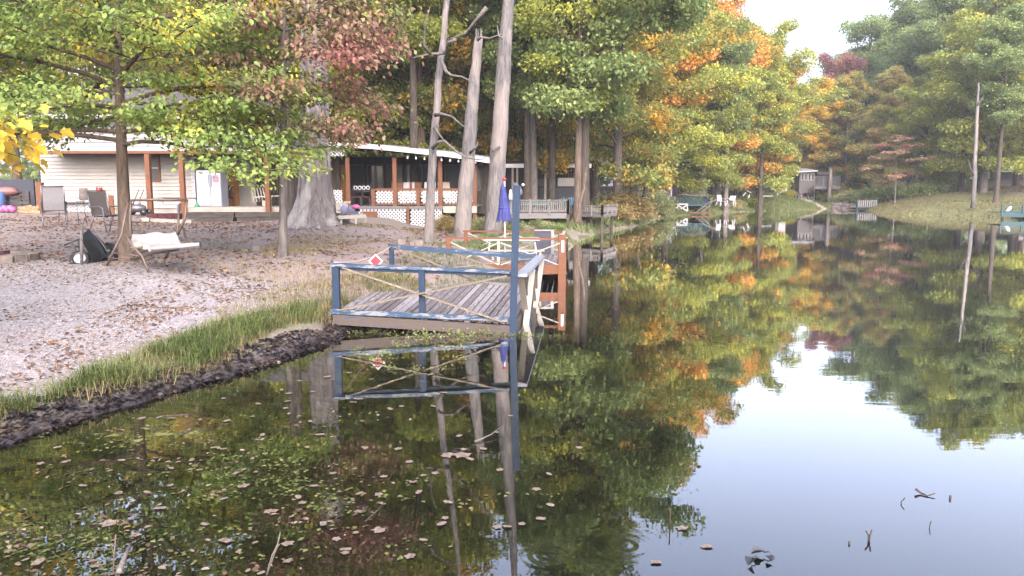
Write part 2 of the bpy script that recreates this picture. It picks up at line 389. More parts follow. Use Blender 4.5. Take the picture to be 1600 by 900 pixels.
ay_ = axis([(-200,-20,30),(-20,2,2.5),(2,4,.25),(4,13.5,.085),(13.5,30,.35),(30,100,1.1),(100,160,6),(160,900,80)])
gx, gy = np.meshgrid(ax_, ay_, indexing='ij'); gzv = ground(gx, gy)
na, nb = gx.shape
Vt = np.stack([gx.ravel(), gy.ravel(), gzv.ravel()], 1)
ii, jj = np.meshgrid(np.arange(na-1), np.arange(nb-1), indexing='ij'); q = (ii*nb+jj).ravel()
Ft = np.stack([q, q+nb, q+nb+1, q+1], 1)
me = mesh_np('ground', Vt, Ft, None, True)
sdv = sdist(gx, gy).ravel(); X_, Y_ = gx.ravel(), gy.ravel()
grass_poly = [tuple(G(a, b, .1)[:2]) for a, b in [(-120,690),(0,650),(150,625),(250,598),(320,585),(345,566),(430,530),(520,508),(600,475)]] + \
             [tuple(G(a, b, .4)[:2]) for a, b in [(640,452),(540,458),(480,470),(440,480),(380,492),(330,505),(250,528),(130,562),(0,612),(-200,640)]]
gravel_poly = [tuple(G(a, b, c)[:2]) for a, b, c in [(-300,660,.4),(0,605,.4),(130,555,.4),(250,520,.4),(330,495,.42),(430,472,.45),(510,447,.5),(560,437,.55),(470,424,.7),(380,412,.8),(300,408,.8),(190,402,.8),(90,395,.8),(0,388,.85),(-300,400,.8)]]
nz = fbm(X_*.9, Y_*.9, 4, 31)
def soft(P, r_=.35):
    s = 0
    for dx, dy in ((0,0),(r_,0),(-r_,0),(0,r_),(0,-r_),(r_*.7,r_*.7),(-r_*.7,-r_*.7)): s = s+inpoly(X_+dx+(nz-.5)*1.0, Y_+dy+(nz-.5)*1.0, P)
    return s/7.0
m_gravel = soft(gravel_poly); m_grass = soft(grass_poly, .2)
fargr = np.clip((Y_-26)/14, 0, 1)*(sdv > .3)*np.clip(1.25-np.abs(sdv-2)/9, 0, 1)
m_grass = np.maximum(m_grass, fargr)
m_grass = np.maximum(m_grass, ((X_ > 15) & (Y_ > 45) & (sdv > 0) & (sdv < 11)).astype(float))
m_mud = np.clip(1.1-sdv/.42+(nz-.5)*.8, 0, 1)*(Y_ < 20)
deepv = np.clip(-sdv/3.2, 0, 1)
for nm, arr in (('gravel', m_gravel), ('grass', m_grass), ('mud', m_mud), ('deep', deepv)):
    at = me.attributes.new(nm, 'FLOAT', 'POINT'); at.data.foreach_set('value', arr.astype(np.float32))
gm, n, b = new_mat('ground_cover')
def attr(nm): a = ND(n, 'ShaderNodeAttribute'); a.attribute_name = nm; return a.outputs['Fac']
def mixc(f, a, c):
    x = ND(n, 'ShaderNodeMix', data_type='RGBA'); n.links.new(f, x.inputs[0]); n.links.new(a, x.inputs[6]); n.links.new(c, x.inputs[7]); return x.outputs[2]
wp = worldpos(n)
nA = noise(n, 2.2, 8, .7, wp); nB = noise(n, 38, 5, .7, wp); nC = noise(n, .5, 5, .6, wp); vor = ND(n, 'ShaderNodeTexVoronoi'); vor.inputs['Scale'].default_value = 30; n.links.new(wp, vor.inputs['Vector'])
dirt = ramp(n, nB.outputs[0], [(.30, (.07, .052, .046)), (.5, (.165, .135, .125)), (.66, (.25, .215, .205)), (.8, (.16, .10, .075))])
grav = ramp(n, vor.outputs['Color'], [(0, (.13, .12, .122)), (.5, (.205, .19, .195)), (1, (.27, .25, .26))])
gl2 = mixc(ramp(n, nA.outputs[0], [(.50, (0, 0, 0)), (.68, (.8, .8, .8))]).outputs[0], grav.outputs[0], dirt.outputs[0])
gras = ramp(n, nB.outputs[0], [(.25, (.04, .048, .02)), (.5, (.09, .10, .035)), (.75, (.17, .145, .075))])
c1 = mixc(attr('gravel'), dirt.outputs[0], gl2); c2 = mixc(attr('grass'), c1, gras.outputs[0])
nM = noise(n, 26, 6, .75, wp)
mudc = ramp(n, nM.outputs[0], [(.3, (.012, .010, .013)), (.55, (.03, .026, .028)), (.75, (.06, .052, .052))])
c3 = mixc(attr('mud'), c2, mudc.outputs[0])
alg = ramp(n, noise(n, 3.4, 8, .75, worldpos(n, (1, 1.6, 1)), .8).outputs[0], [(.38, (.018, .016, .010)), (.50, (.05, .055, .02)), (.58, (.20, .20, .06)), (.70, (.08, .06, .035))])
gt0 = ND(n, 'ShaderNodeMath', operation='GREATER_THAN'); n.links.new(attr('deep'), gt0.inputs[0]); gt0.inputs[1].default_value = .012
c4 = mixc(gt0.outputs[0], c3, alg.outputs[0])
dk = ramp(n, None, [(0, (.014, .016, .009)), (1, (.014, .016, .009))]); c5 = mixc(attr('deep'), c4, dk.outputs[0])  # dark silt bed, painted darker with depth for light lost in the water
n.links.new(c5, b.inputs['Base Color'])
rr = ND(n, 'ShaderNodeMapRange'); n.links.new(attr('mud'), rr.inputs[0]); rr.inputs[3].default_value = .95; rr.inputs[4].default_value = .24
n.links.new(rr.outputs[0], b.inputs['Roughness']); b.inputs['Specular IOR Level'].default_value = .4
bump(n, b, nB.outputs[0], .02, .8)
me.materials.append(gm); go = nobj('ground', me); tag(go, kind='structure')
# ---------------------------------------------------------------- water
WV = [(-700,-250,0),(700,-250,0),(700,900,0),(-700,900,0)]
wv = [(x, y, 0) for x, y in shore]
wx = axis([(-14,-8,3),(-8,12,1),(12,62,5)]); 
mw = MB(); mw.add([(-18,-31,0),(62,-31,0),(62,100,0),(-18,100,0)], [(0,1,2,3)])
wm, n, b = new_mat('pond_water')
for nd in list(n.nodes):
    if nd.type == 'BSDF_PRINCIPLED': n.nodes.remove(nd)
glo = ND(n, 'ShaderNodeBsdfGlossy'); glo.inputs['Roughness'].default_value = .0; glo.inputs['Color'].default_value = (1, 1, 1, 1)
tra = ND(n, 'ShaderNodeBsdfTransparent'); tra.inputs['Color'].default_value = (.78, .76, .62, 1)
fr = ND(n, 'ShaderNodeFresnel'); fr.inputs['IOR'].default_value = 1.45; frm = ND(n, 'ShaderNodeMath', operation='MULTIPLY', use_clamp=True); n.links.new(fr.outputs[0], frm.inputs[0]); frm.inputs[1].default_value = 1.85
mx = ND(n, 'ShaderNodeMixShader'); n.links.new(frm.outputs[0], mx.inputs[0]); n.links.new(tra.outputs[0], mx.inputs[1]); n.links.new(glo.outputs[0], mx.inputs[2])
n.links.new(mx.outputs[0], n.nodes['Material Output'].inputs[0])
vec = worldpos(n, (.35, 1.6, 1)); w1 = noise(n, 2.6, 3, .5, vec, .4); w2 = noise(n, .35, 2, .5, worldpos(n, (1, 1, 1)))
wsep = ND(n, 'ShaderNodeSeparateXYZ'); n.links.new(worldpos(n), wsep.inputs[0])
amp = ramp(n, w2.outputs[0], [(.35, (.25, .25, .25)), (.65, (1, 1, 1))])
mul = ND(n, 'ShaderNodeMath', operation='MULTIPLY'); n.links.new(w1.outputs[0], mul.inputs[0]); n.links.new(amp.outputs[0], mul.inputs[1])
h = mul.outputs[0]
for (rx, ry, k, sp, am) in [(975, 852, 85, .34, .3), (858, 868, 110, .22, .3)]:
    c = G(rx, ry, 0)
    v1 = ND(n, 'ShaderNodeVectorMath', operation='DISTANCE'); n.links.new(worldpos(n), v1.inputs[0]); v1.inputs[1].default_value = c
    s1 = ND(n, 'ShaderNodeMath', operation='MULTIPLY'); n.links.new(v1.outputs['Value'], s1.inputs[0]); s1.inputs[1].default_value = k
    s2 = ND(n, 'ShaderNodeMath', operation='SINE'); n.links.new(s1.outputs[0], s2.inputs[0])
    s3 = ND(n, 'ShaderNodeMapRange'); s3.interpolation_type = 'SMOOTHSTEP'; n.links.new(v1.outputs['Value'], s3.inputs[0]); s3.inputs[1].default_value = 0; s3.inputs[2].default_value = sp; s3.inputs[3].default_value = am; s3.inputs[4].default_value = 0
    s4 = ND(n, 'ShaderNodeMath', operation='MULTIPLY_ADD'); n.links.new(s2.outputs[0], s4.inputs[0]); n.links.new(s3.outputs[0], s4.inputs[1]); n.links.new(h, s4.inputs[2]); h = s4.outputs[0]
bp = ND(n, 'ShaderNodeBump'); bp.inputs['Distance'].default_value = .0012; bp.inputs['Strength'].default_value = .8; n.links.new(h, bp.inputs['Height'])
n.links.new(bp.outputs[0], glo.inputs['Normal'])
tag(mw.build('water', wm), kind='structure')
# ---------------------------------------------------------------- leaves and trees
OUT = {'diamond': lambda w_: [(0,0,0),(.45,-w_,.05),(1,0,-.10),(.45,w_,.05)],
 'oval': lambda w_: [(0,0,0),(.30,-w_*.85,.05),(.68,-w_*.72,.02),(1,0,-.10),(.68,w_*.72,.02),(.30,w_*.85,.05)],
 'maple': lambda w_: [(0,0,0),(.05,-.30,.05),(.22,-.26,.03),(.38,-.55,-.04),(.55,-.27,.02),(.78,-.22,-.03),(1,0,-.14),(.78,.22,-.03),(.55,.27,.02),(.38,.55,-.04),(.22,.26,.03),(.05,.30,.05)]}
def leaf_mesh(name, P, size, yaw, pitch, roll, wid=.34, outline='diamond'):
    n = len(P); base = np.array(OUT[outline](wid)); kv = len(base)
    cy, sy, cp_, sp_, cr, sr = np.cos(yaw), np.sin(yaw), np.cos(pitch), np.sin(pitch), np.cos(roll), np.sin(roll)
    x = np.repeat(base[None, :, 0], n, 0); y = np.repeat(base[None, :, 1], n, 0); z = np.repeat(base[None, :, 2], n, 0)
    y2 = y*cr[:, None]-z*sr[:, None]; z2 = y*sr[:, None]+z*cr[:, None]
    x3 = x*cp_[:, None]-z2*sp_[:, None]; z3 = x*sp_[:, None]+z2*cp_[:, None]
    x4 = x3*cy[:, None]-y2*sy[:, None]; y4 = x3*sy[:, None]+y2*cy[:, None]
    s = np.asarray(size)[:, None]
    V = np.stack([P[:, 0:1]+x4*s, P[:, 1:2]+y4*s, P[:, 2:3]+z3*s], 2).reshape(-1, 3)
    b0 = np.arange(n)*kv; Fa = np.stack([b0+q for i in range(1, kv-1) for q in (0, i, i+1)], 1).reshape(-1, 3)
    return mesh_np(name, V, Fa)
PROF = {
 'round': lambda t: math.sin(math.pi*(.12+.80*t))**.75,
 'cone': lambda t: (1-t)**.8*.95+.12,
 'tall': lambda t: math.sin(math.pi*(.22+.70*t))**.6,
 'flat': lambda t: .75+.35*math.sin(math.pi*t) - .55*t**3,
}
def make_tree(seed, H, r0, base, RAD, nl, prof, nleaf, lsize, up=(15, 55), droop=6, sh=.4, sv=.14, nsub=4, lean=(0, 0), wob=.25, azs=None, flare=1.5, sides=7, subl=.5, ltop=.97, hang=-.35, extra=None, thin=1.0, leafband=None, clump=False, var=(.72, 1.15), outline='diamond'):
    rg = random.Random(seed); nr = np.random.RandomState(seed); wb = MB(); segs = []
    K = 9; tp = []
    for i in range(K+1):
        t = i/K; tp.append(Vector((lean[0]*t+wob*math.sin(t*3.1+seed)*t*.6, lean[1]*t+wob*math.cos(t*2.3+seed*2)*t*.6, H*t)))
    rad = [r0*(1-.86*(i/K)**.9) for i in range(K+1)]
    low = [tp[0]+Vector((0, 0, -.3)), tp[0], tp[0]+(tp[1]-tp[0])*.12]; lr = [r0*flare*1.15, r0*flare, r0*1.12]
    wb.tube(low+tp[1:], lr+rad[1:], sides+3)
    def tpos(t):
        k = min(int(t*K), K-1); return tp[k].lerp(tp[k+1], t*K-k)
    limbs = []
    for i in range(nl):
        u = (i+.5)/nl; t = base+(ltop-base)*u; az = i*2.39996+rg.uniform(-.5, .5)
        limbs.append((t, az, RAD*PROF[prof](u)*rg.uniform(*var), up[0]+(up[1]-up[0])*u+rg.uniform(-7, 7)))
    if extra: limbs += extra
    for t, az, L, el in limbs:
        p = tpos(t); pts = [p.copy()]; k = 6; e = R(el); a = az
        for j in range(k):
            p = p+Vector((math.cos(a)*math.cos(e), math.sin(a)*math.cos(e), math.sin(e)))*L/k; pts.append(p.copy())
            e -= R(droop)*rg.uniform(.5, 1.5); a += rg.uniform(-.14, .14)
        rl = max(.012, min(r0*.34, .011*L+.015))*thin
        wb.tube(pts, [rl*(1-.85*j/k) for j in range(k+1)], 5, False)
        segs.append((pts[3], pts[4], .5)); segs.append((pts[4], pts[5], 1)); segs.append((pts[5], pts[6], 1.2))
        for s_ in range(nsub):
            f = .22+.72*(s_+rg.uniform(.1, .9))/nsub; k0 = min(int(f*k), k-1); q = pts[k0].lerp(pts[k0+1], f*k-k0)
            sa = a+(1 if s_ % 2 else -1)*R(rg.uniform(28, 72)); sl_ = L*subl*(1.05-f*.55)*rg.uniform(.6, 1.1); se = R(rg.uniform(-8, 18)+(12 if u > .8 else 0)); sp = [q.copy()]
            for j in range(3):
                q = q+Vector((math.cos(sa)*math.cos(se), math.sin(sa)*math.cos(se), math.sin(se)))*sl_/3; sp.append(q.copy()); se -= R(droop*1.2); sa += rg.uniform(-.2, .2)
            wb.tube(sp, [rl*.5, rl*.36, rl*.22, rl*.1], 3, False)
            segs.append((sp[0], sp[1], .6)); segs.append((sp[1], sp[2], 1)); segs.append((sp[2], sp[3], 1.2))
    if leafband: segs = [s for s in segs if leafband[0] <= s[0].z <= leafband[1]]
    A = np.array([s[0] for s in segs]); B = np.array([s[1] for s in segs]); wt = np.array([(s[1]-s[0]).length*s[2]+.15 for s in segs]); wt = wt/wt.sum()
    idx = nr.choice(len(segs), nleaf, p=wt); t = nr.rand(nleaf, 1)
    P = A[idx]*(1-t)+B[idx]*t + np.stack([nr.normal(0, sh, nleaf), nr.normal(0, sh, nleaf), nr.normal(0, sv, nleaf)], 1)
    if clump:
        tips = np.array([s[1] for s in segs if s[2] > 1.1]); tips = np.concatenate([tips, tips[::2]*.5+np.roll(tips, 1, 0)[::2]*.5]) if False else tips
        tr_ = nr.uniform(.6, 1.25, len(tips)); ti = nr.choice(len(tips), nleaf, p=tr_**2/np.sum(tr_**2)); g = nr.normal(0, 1, (nleaf, 3)); g /= np.linalg.norm(g, axis=1)[:, None]; rr_ = nr.uniform(.35, 1.05, nleaf)**.6
        Pc = tips[ti]+g*(rr_*tr_[ti])[:, None]*np.array([clump, clump, clump*.62]); pick = nr.rand(nleaf) < .72; P = np.where(pick[:, None], Pc, P)
    dirn = B[idx]-A[idx]; yaw = np.arctan2(dirn[:, 1], dirn[:, 0])+nr.normal(0, .9, nleaf)
    size = lsize*nr.uniform(.6, 1.3, nleaf)
    me_l = leaf_mesh('crown', P, size, yaw, nr.normal(hang, .38, nleaf), nr.normal(0, .5, nleaf), outline=outline)
    me_w = bpy.data.meshes.new('trunk'); me_w.from_pydata([tuple(v) for v in wb.v], [], wb.f); me_w.polygons.foreach_set('use_smooth', [True]*len(wb.f)); me_w.update()
    return me_w, me_l
def obmat(o, mat):
    if not o.data.materials: o.data.materials.append(None)
    o.material_slots[0].link = 'OBJECT'; o.material_slots[0].material = mat
def put_tree(name, meshes, loc, label, cat='tree', group=None, leaf='green', bk='bark_grey', rz=0, s=1, sz=None):
    root = T(name, label, cat, loc, group, rz); root.scale = (s, s, sz or s)
    t = nobj('trunk', meshes[0], None, root); obmat(t, M[bk])
    c = nobj('crown', meshes[1], None, root); obmat(c, LM[leaf]); return root
def at(px, Y, dz=-.05):
    X = XC(px, Y); return (X, Y, gz(X, Y)+dz)
# --- variants for the wood
BG = {
 'edge': make_tree(11, 16, .30, .12, 5.4, 34, 'tall', 52000, .20, (12, 62), 7, .45, .3, 5, clump=.85, var=(.5, 1.25), hang=-.5),
 'edge2': make_tree(12, 16, .26, .10, 4.6, 34, 'tall', 46000, .20, (15, 65), 6, .40, .28, 5, clump=.75, var=(.5, 1.3), hang=-.5),
 'round': make_tree(13, 17, .30, .28, 5.4, 28, 'round', 52000, .21, (20, 68), 5, .5, .35, 5, clump=1.0, var=(.5, 1.25), hang=-.5),
 'tall': make_tree(14, 20, .28, .42, 4.6, 24, 'round', 38000, .23, (25, 68), 5, .5, .35, 4, clump=1.0, var=(.5, 1.25), hang=-.5),
 'open': make_tree(15, 18, .24, .35, 4.8, 22, 'round', 20000, .21, (25, 68), 5, .5, .3, 4, clump=.8, var=(.5, 1.3), hang=-.5),
 'low': make_tree(16, 9, .12, .10, 3.2, 24, 'tall', 22000, .16, (10, 55), 6, .35, .15, 4, clump=.5, var=(.5, 1.3), hang=-.5),
}
BG['sparse'] = make_tree(18, 7, .07, .30, 2.9, 11, 'flat', 6500, .17, (0, 25), 3, .3, .06, 4)
LBL = {'green': 'green', 'lime': 'light green', 'yellowgreen': 'green and yellow', 'yellow': 'yellow', 'orange': 'orange and gold', 'olive': 'olive brown', 'mixed': 'green and rust coloured', 'plum': 'dull purple', 'red': 'pink and red'}
# px, depth, height, kind, leaf, bark, label
near_left_bank = [
 (912, 38, 17.5, 'round', 'green', 'bark_dark', 'grey-green tree leaning over the grey decks at the first bend of the bank'),
 (965, 46, 16.5, 'edge', 'yellowgreen', 'bark_grey', 'golden tree hanging low over the tan bushes at the water'),
 (1040, 62, 17, 'edge', 'lime', 'bark_dark', 'green tree drooping over the green landing'),
 (1010, 62, 19, 'round', 'orange', 'bark_dark', 'tall orange-topped tree rising behind the green landing'),
 (1120, 72, 17.2, 'round', 'orange', 'bark_grey', 'orange and gold tree above the white plastic chairs'),
 (1098, 70, 13, 'edge', 'lime', 'bark_grey', 'light green spreading tree left of the white plastic chairs'),
 (1185, 76, 16.5, 'edge', 'lime', 'bark_dark', 'broad light green tree with low branches left of the mown slope'),
 (1150, 76, 15.5, 'edge2', 'orange', 'bark_dark', 'yellow-tinged tree left of the far slope'),
 (1215, 90, 14.5, 'round', 'yellowgreen', 'bark_grey', 'yellow and green tree behind the far cottage'),
 (1248, 98, 13, 'round', 'yellow', 'bark_grey', 'bright yellow tree at the edge of the open sky'),
]
right_bank = [
 (1318, 96, 14.5, 'edge2', 'yellowgreen', 'bark_grey', 'narrow yellow-green tree behind the pale fence landing'),
 (1300, 104, 16, 'round', 'plum', 'bark_grey', 'dull purple tree behind the narrow yellow-green one'),
 (1345, 110, 21, 'round', 'green', 'bark_grey', 'grey-green tall tree right of the sky gap'),
 (1385, 86, 12.5, 'edge2', 'olive', 'bark_brown', 'olive gold tree between the narrow yellow tree and the red one'),
 (1398, 74, 6.6, 'sparse', 'red', 'bark_grey', 'small pink and red leaved tree on the right bank'),
 (1440, 80, 11, 'edge2', 'lime', 'bark_dark', 'green tree sweeping down to the right bank'),
 (1420, 98, 22, 'round', 'green', 'bark_grey', 'tall green tree at the left of the right hand wood'),
 (1480, 90, 23, 'tall', 'green', 'bark_grey', 'tall dark green tree rising above the right bank'),
 (1500, 76, 15, 'edge', 'lime', 'bark_dark', 'wide green tree behind the pale dead trunk'),
 (1535, 72, 19.5, 'edge2', 'lime', 'bark_grey', 'light green tree with pointed top above the pale dead trunk'),
 (1585, 76, 17, 'edge', 'mixed', 'bark_dark', 'green tree with rusty patches at the far right'),
 (1640, 68, 17, 'edge', 'lime', 'bark_dark', 'light green tree at the right edge of the photo'),
]
bgk = 0
for (px, Y, H, k, lf, bk, lab) in near_left_bank+right_bank:
    h0 = BG[k][1]; hh = {'edge': 16, 'edge2': 16, 'round': 17, 'tall': 20, 'open': 18, 'low': 9, 'sparse': 7}[k]; s = H/hh
    put_tree('bank_tree', BG[k], at(px, Y), lab, 'tree', 'trees along the pond banks', lf, bk, rz=px*.37, s=max(s, .75) if k not in ('low', 'sparse') else s, sz=s)
back = [
 # behind the house and porch
 (30, 50, 17, 'round', 'yellowgreen'), (120, 46, 15, 'open', 'lime'), (215, 56, 17, 'round', 'yellow'), (300, 48, 18, 'open', 'lime'), (380, 55, 19, 'round', 'mixed'), (455, 46, 19, 'round', 'mixed'),
 (545, 44, 18, 'round', 'lime'), (590, 48, 18, 'edge', 'lime'), (622, 52, 20, 'round', 'lime'), (660, 44, 19, 'round', 'yellowgreen'), (705, 50, 18, 'edge', 'yellowgreen'), (745, 54, 19, 'edge', 'mixed'),
 (790, 56, 18, 'edge', 'yellowgreen'), (835, 56, 20, 'round', 'lime'), (862, 60, 22, 'round', 'orange'), (800, 60, 21, 'edge', 'yellowgreen'), (880, 58, 19, 'edge', 'yellowgreen'), (930, 60, 20, 'round', 'yellow'),
 (990, 72, 20, 'round', 'orange'), (1065, 74, 19, 'round', 'orange'), (1110, 84, 17, 'round', 'yellowgreen'), (1150, 92, 16.5, 'open', 'green'), (1185, 104, 15.5, 'open', 'orange'),
 (612, 47, 15, 'edge', 'lime'), (668, 49, 15, 'edge', 'yellowgreen'), (722, 50, 16, 'edge', 'mixed'), (780, 58, 17, 'edge', 'lime'), (828, 60, 17, 'edge2', 'yellowgreen'), (690, 56, 18, 'edge', 'lime'),
 (-120, 44, 18, 'round', 'green'), (-60, 60, 20, 'round', 'lime'), (70, 70, 20, 'tall', 'green'), (170, 72, 19, 'open', 'olive'), (260, 74, 21, 'tall', 'yellowgreen'), (350, 72, 21, 'tall', 'green'),
 (430, 68, 22, 'tall', 'lime'), (500, 64, 22, 'tall', 'green'), (570, 66, 22, 'round', 'mixed'), (640, 68, 22, 'round', 'green'), (710, 66, 22, 'tall', 'lime'), (770, 72, 23, 'round', 'olive'),
 (850, 76, 23, 'round', 'green'), (920, 82, 23, 'round', 'lime'), (1000, 90, 22, 'round', 'yellowgreen'), (1070, 98, 21, 'round', 'green'), (1130, 108, 16.5, 'round', 'yellow'), (1190, 122, 15.5, 'round', 'green'),
 (1235, 128, 14, 'open', 'yellowgreen'), (1290, 130, 17, 'round', 'green'), (1330, 128, 20, 'edge', 'green'), (1380, 124, 24, 'round', 'green'), (1430, 118, 26, 'round', 'lime'), (1490, 112, 27, 'round', 'green'),
 (1550, 100, 25, 'round', 'green'), (1600, 96, 24, 'round', 'mixed'), (1660, 90, 23, 'round', 'green'), (1530, 86, 20, 'edge', 'green'), (1460, 100, 22, 'edge', 'green'), (1590, 88, 20, 'edge', 'olive'),
 (1720, 78, 20, 'edge', 'green'), (1270, 118, 9, 'low', 'yellow'), (1235, 106, 11, 'low', 'lime'), (1262, 104, 9, 'low', 'green'), (1350, 100, 10, 'edge', 'green'), (1375, 104, 11, 'edge', 'lime'), (1290, 100, 8, 'low', 'olive'),
]
HH = {'edge': 16, 'edge2': 16, 'round': 17, 'tall': 20, 'open': 18, 'low': 9, 'sparse': 7}
def side_of(px): return 'behind the house and porch' if px < 780 else ('behind the left bank' if px < 1240 else ('at the head of the pond' if px < 1380 else 'behind the right bank'))
ORD = ['leftmost', 'second from the left', 'third from the left', 'fourth from the left', 'fifth from the left', 'sixth from the left', 'seventh from the left', 'eighth from the left', 'ninth from the left', 'tenth from the left', 'eleventh from the left', 'twelfth from the left', 'thirteenth from the left']
for i, (px, Y, H, k, lf) in enumerate(back):
    peers = sorted([q[0] for q in back if q[4] == lf and side_of(q[0]) == side_of(px)])
    which = '' if len(peers) == 1 else ORD[peers.index(px)]+' '
    side = 'behind the house and porch' if px < 780 else ('behind the left bank' if px < 1240 else ('at the head of the pond' if px < 1380 else 'behind the right bank'))
    s = H/HH[k]
    put_tree('wood_tree', BG[k], at(px, Y), (which+'of the %s trees %s' % (LBL[lf], side)) if which else '%s tree in the wood %s' % (LBL[lf], side), 'tree', 'trees of the wood %s' % side, lf, 'bark_dark' if i % 3 else 'bark_brown', rz=i*1.7, s=max(s, .9), sz=s)
# far wood as one mass that closes the view between the trunks
nr = np.random.RandomState(5); NL = 60000
pxs = nr.uniform(-700, 2300, NL); Yd = nr.uniform(118, 150, NL)
far = np.where(pxs < 1180, 90+nr.rand(NL)*30, Yd); Xf = (pxs-800)/F*far
zt = 3+nr.rand(NL)**1.1*(11+4*np.sin(pxs*.02)+3*np.sin(pxs*.051)); zt = np.where((pxs > 1180) & (pxs < 1330), 3+nr.rand(NL)*8, zt)
mf = leaf_mesh('far_wood', np.stack([Xf, far, zt], 1), nr.uniform(.5, 1.0, NL), nr.uniform(0, 6.28, NL), nr.normal(-.3, .4, NL), nr.normal(0, .6, NL), .45)
mf.materials.append(LM['green']); tag(nobj('far_wood', mf), 'dense far wood closing the view behind the trees', 'wood', kind='stuff')

# --- the maple in front of the house
mp_ = make_tree(31, 8.2, .135, .31, 4.2, 40, 'flat', 68000, .092, (2, 44), 5.0, .24, .06, 8, (.05, 0), .15, subl=.55, hang=-.45, outline='oval',
                extra=[(.30, -.25, 3.9, 2), (.27, -.55, 3.8, 4), (.33, .15, 3.7, 0), (.28, -2.6, 4.0, 6), (.30, 3.3, 4.0, 2), (.36, -.1, 3.8, 16), (.42, -.8, 4.0, 14), (.40, -2.2, 4.0, 14)])
p = at(197, 14.6); put_tree('maple_tree', mp_, (p[0], p[1], p[2]), 'green maple with drooping layered branches between the patio chairs and the white swing seat', leaf='maple', bk='bark_brown')
# --- slender tree carrying the dusty red crown
dg = make_tree(35, 9.5, .085, .24, 1.95, 26, 'flat', 18000, .10, (2, 50), 5, .22, .09, 6, (.5, .1), .2, subl=.55, hang=-.6, flare=1.3, outline='oval',
               extra=[(.32, .2, 1.9, 10), (.42, .1, 2.1, 8), (.5, .3, 2.2, 8), (.45, -.4, 2.0, 8), (.6, 0, 2.1, 12)])
p = at(441, 15.0); put_tree('dogwood_tree', dg, p, 'slender tree with dusty red and green drooping leaves in front of the giant grey trunk', leaf='dogwood', bk='bark_grey')
# --- the giant behind it, with a flaring root plate
pg = at(492, 23.5); gr_ = T('giant_tree', 'giant pale grey tree with flaring roots right of the porch', 'tree', pg)
rg = random.Random(3); vs = []; fs = []; n_a = 72; zs = [-.4, 0, .12, .3, .55, .9, 1.4, 2.1, 3.2, 5, 8, 12, 17]
rs = [1.35, 1.02, .80, .66, .57, .50, .46, .44, .42, .40, .36, .30, .18]
for i, z in enumerate(zs):
    for j in range(n_a):
        a = 2*math.pi*j/n_a; fl = max(0, 1-z/1.3) if z > 0 else 1
        k = 1+fl*(.42*abs(math.sin(a*4.5+.6+.3*z))**1.6-.06)*(1 if i < 6 else 0)+.045*math.sin(a*8+.5*z)+.03*math.sin(a*14+z)
        vs.append((rs[i]*k*math.cos(a)+.03*z, rs[i]*k*math.sin(a), z))
for i in range(len(zs)-1):
    for j in range(n_a):
        q = (j+1) % n_a; fs.append((i*n_a+j, i*n_a+q, (i+1)*n_a+q, (i+1)*n_a+j))
mb = MB(); mb.add(vs, fs, True)
for (z, az, L) in [(6.5, .4, 4), (8, 2.6, 4.5), (9.5, 4.4, 4), (11, 1.2, 4), (12.5, 3.4, 3.5), (14, 5.4, 3.5), (15.5, .9, 3)]:
    pts = [Vector((.03*z, 0, z)) + Vector((math.cos(az)*L*t, math.sin(az)*L*t, L*(.55*t+.25*t*t))) for t in (0, .25, .5, .75, 1)]
    mb.tube(pts, [.17, .13, .10, .06, .03], 7, False)
me_ = bpy.data.meshes.new('trunk'); me_.from_pydata([tuple(v) for v in mb.v], [], mb.f); me_.polygons.foreach_set('use_smooth', [True]*len(mb.f)); me_.materials.append(M['bark_giant']); nobj('trunk', me_, None, gr_)
_, gl_ = make_tree(41, 19, .3, .45, 6.0, 26, 'round', 30000, .17, (15, 60), 5, .4, .16, 6, hang=-.4, leafband=(6, 30)); c = nobj('crown', gl_, None, gr_); obmat(c, LM['mixed'])
# dark companion trunk
cm = make_tree(44, 17, .17, .45, 3.8, 20, 'round', 14000, .16, (20, 60), 4, .4, .16, 5, leafband=(6, 30)); p = at(455, 27)
put_tree('oak_tree', cm, p, 'dark trunked tree close behind the left side of the giant grey trunk', leaf='lime', bk='bark_dark')
# --- yellow leaved tree whose branch reaches in from the left edge
yb = make_tree(52, 3.3, .07, .30, 1.65, 20, 'flat', 2600, .14, (5, 45), 7, .20, .10, 5, hang=-.8, outline='maple', leafband=(1.6, 9))
p = (XC(-270, 7.2, .6), 7.2, gz(XC(-270, 7.2, .6), 7.2)-.05)
put_tree('sapling_tree', yb, p, 'large leaved yellow branches hanging in from the left edge above the stone ring', leaf='brightyellow', bk='bark_grey')
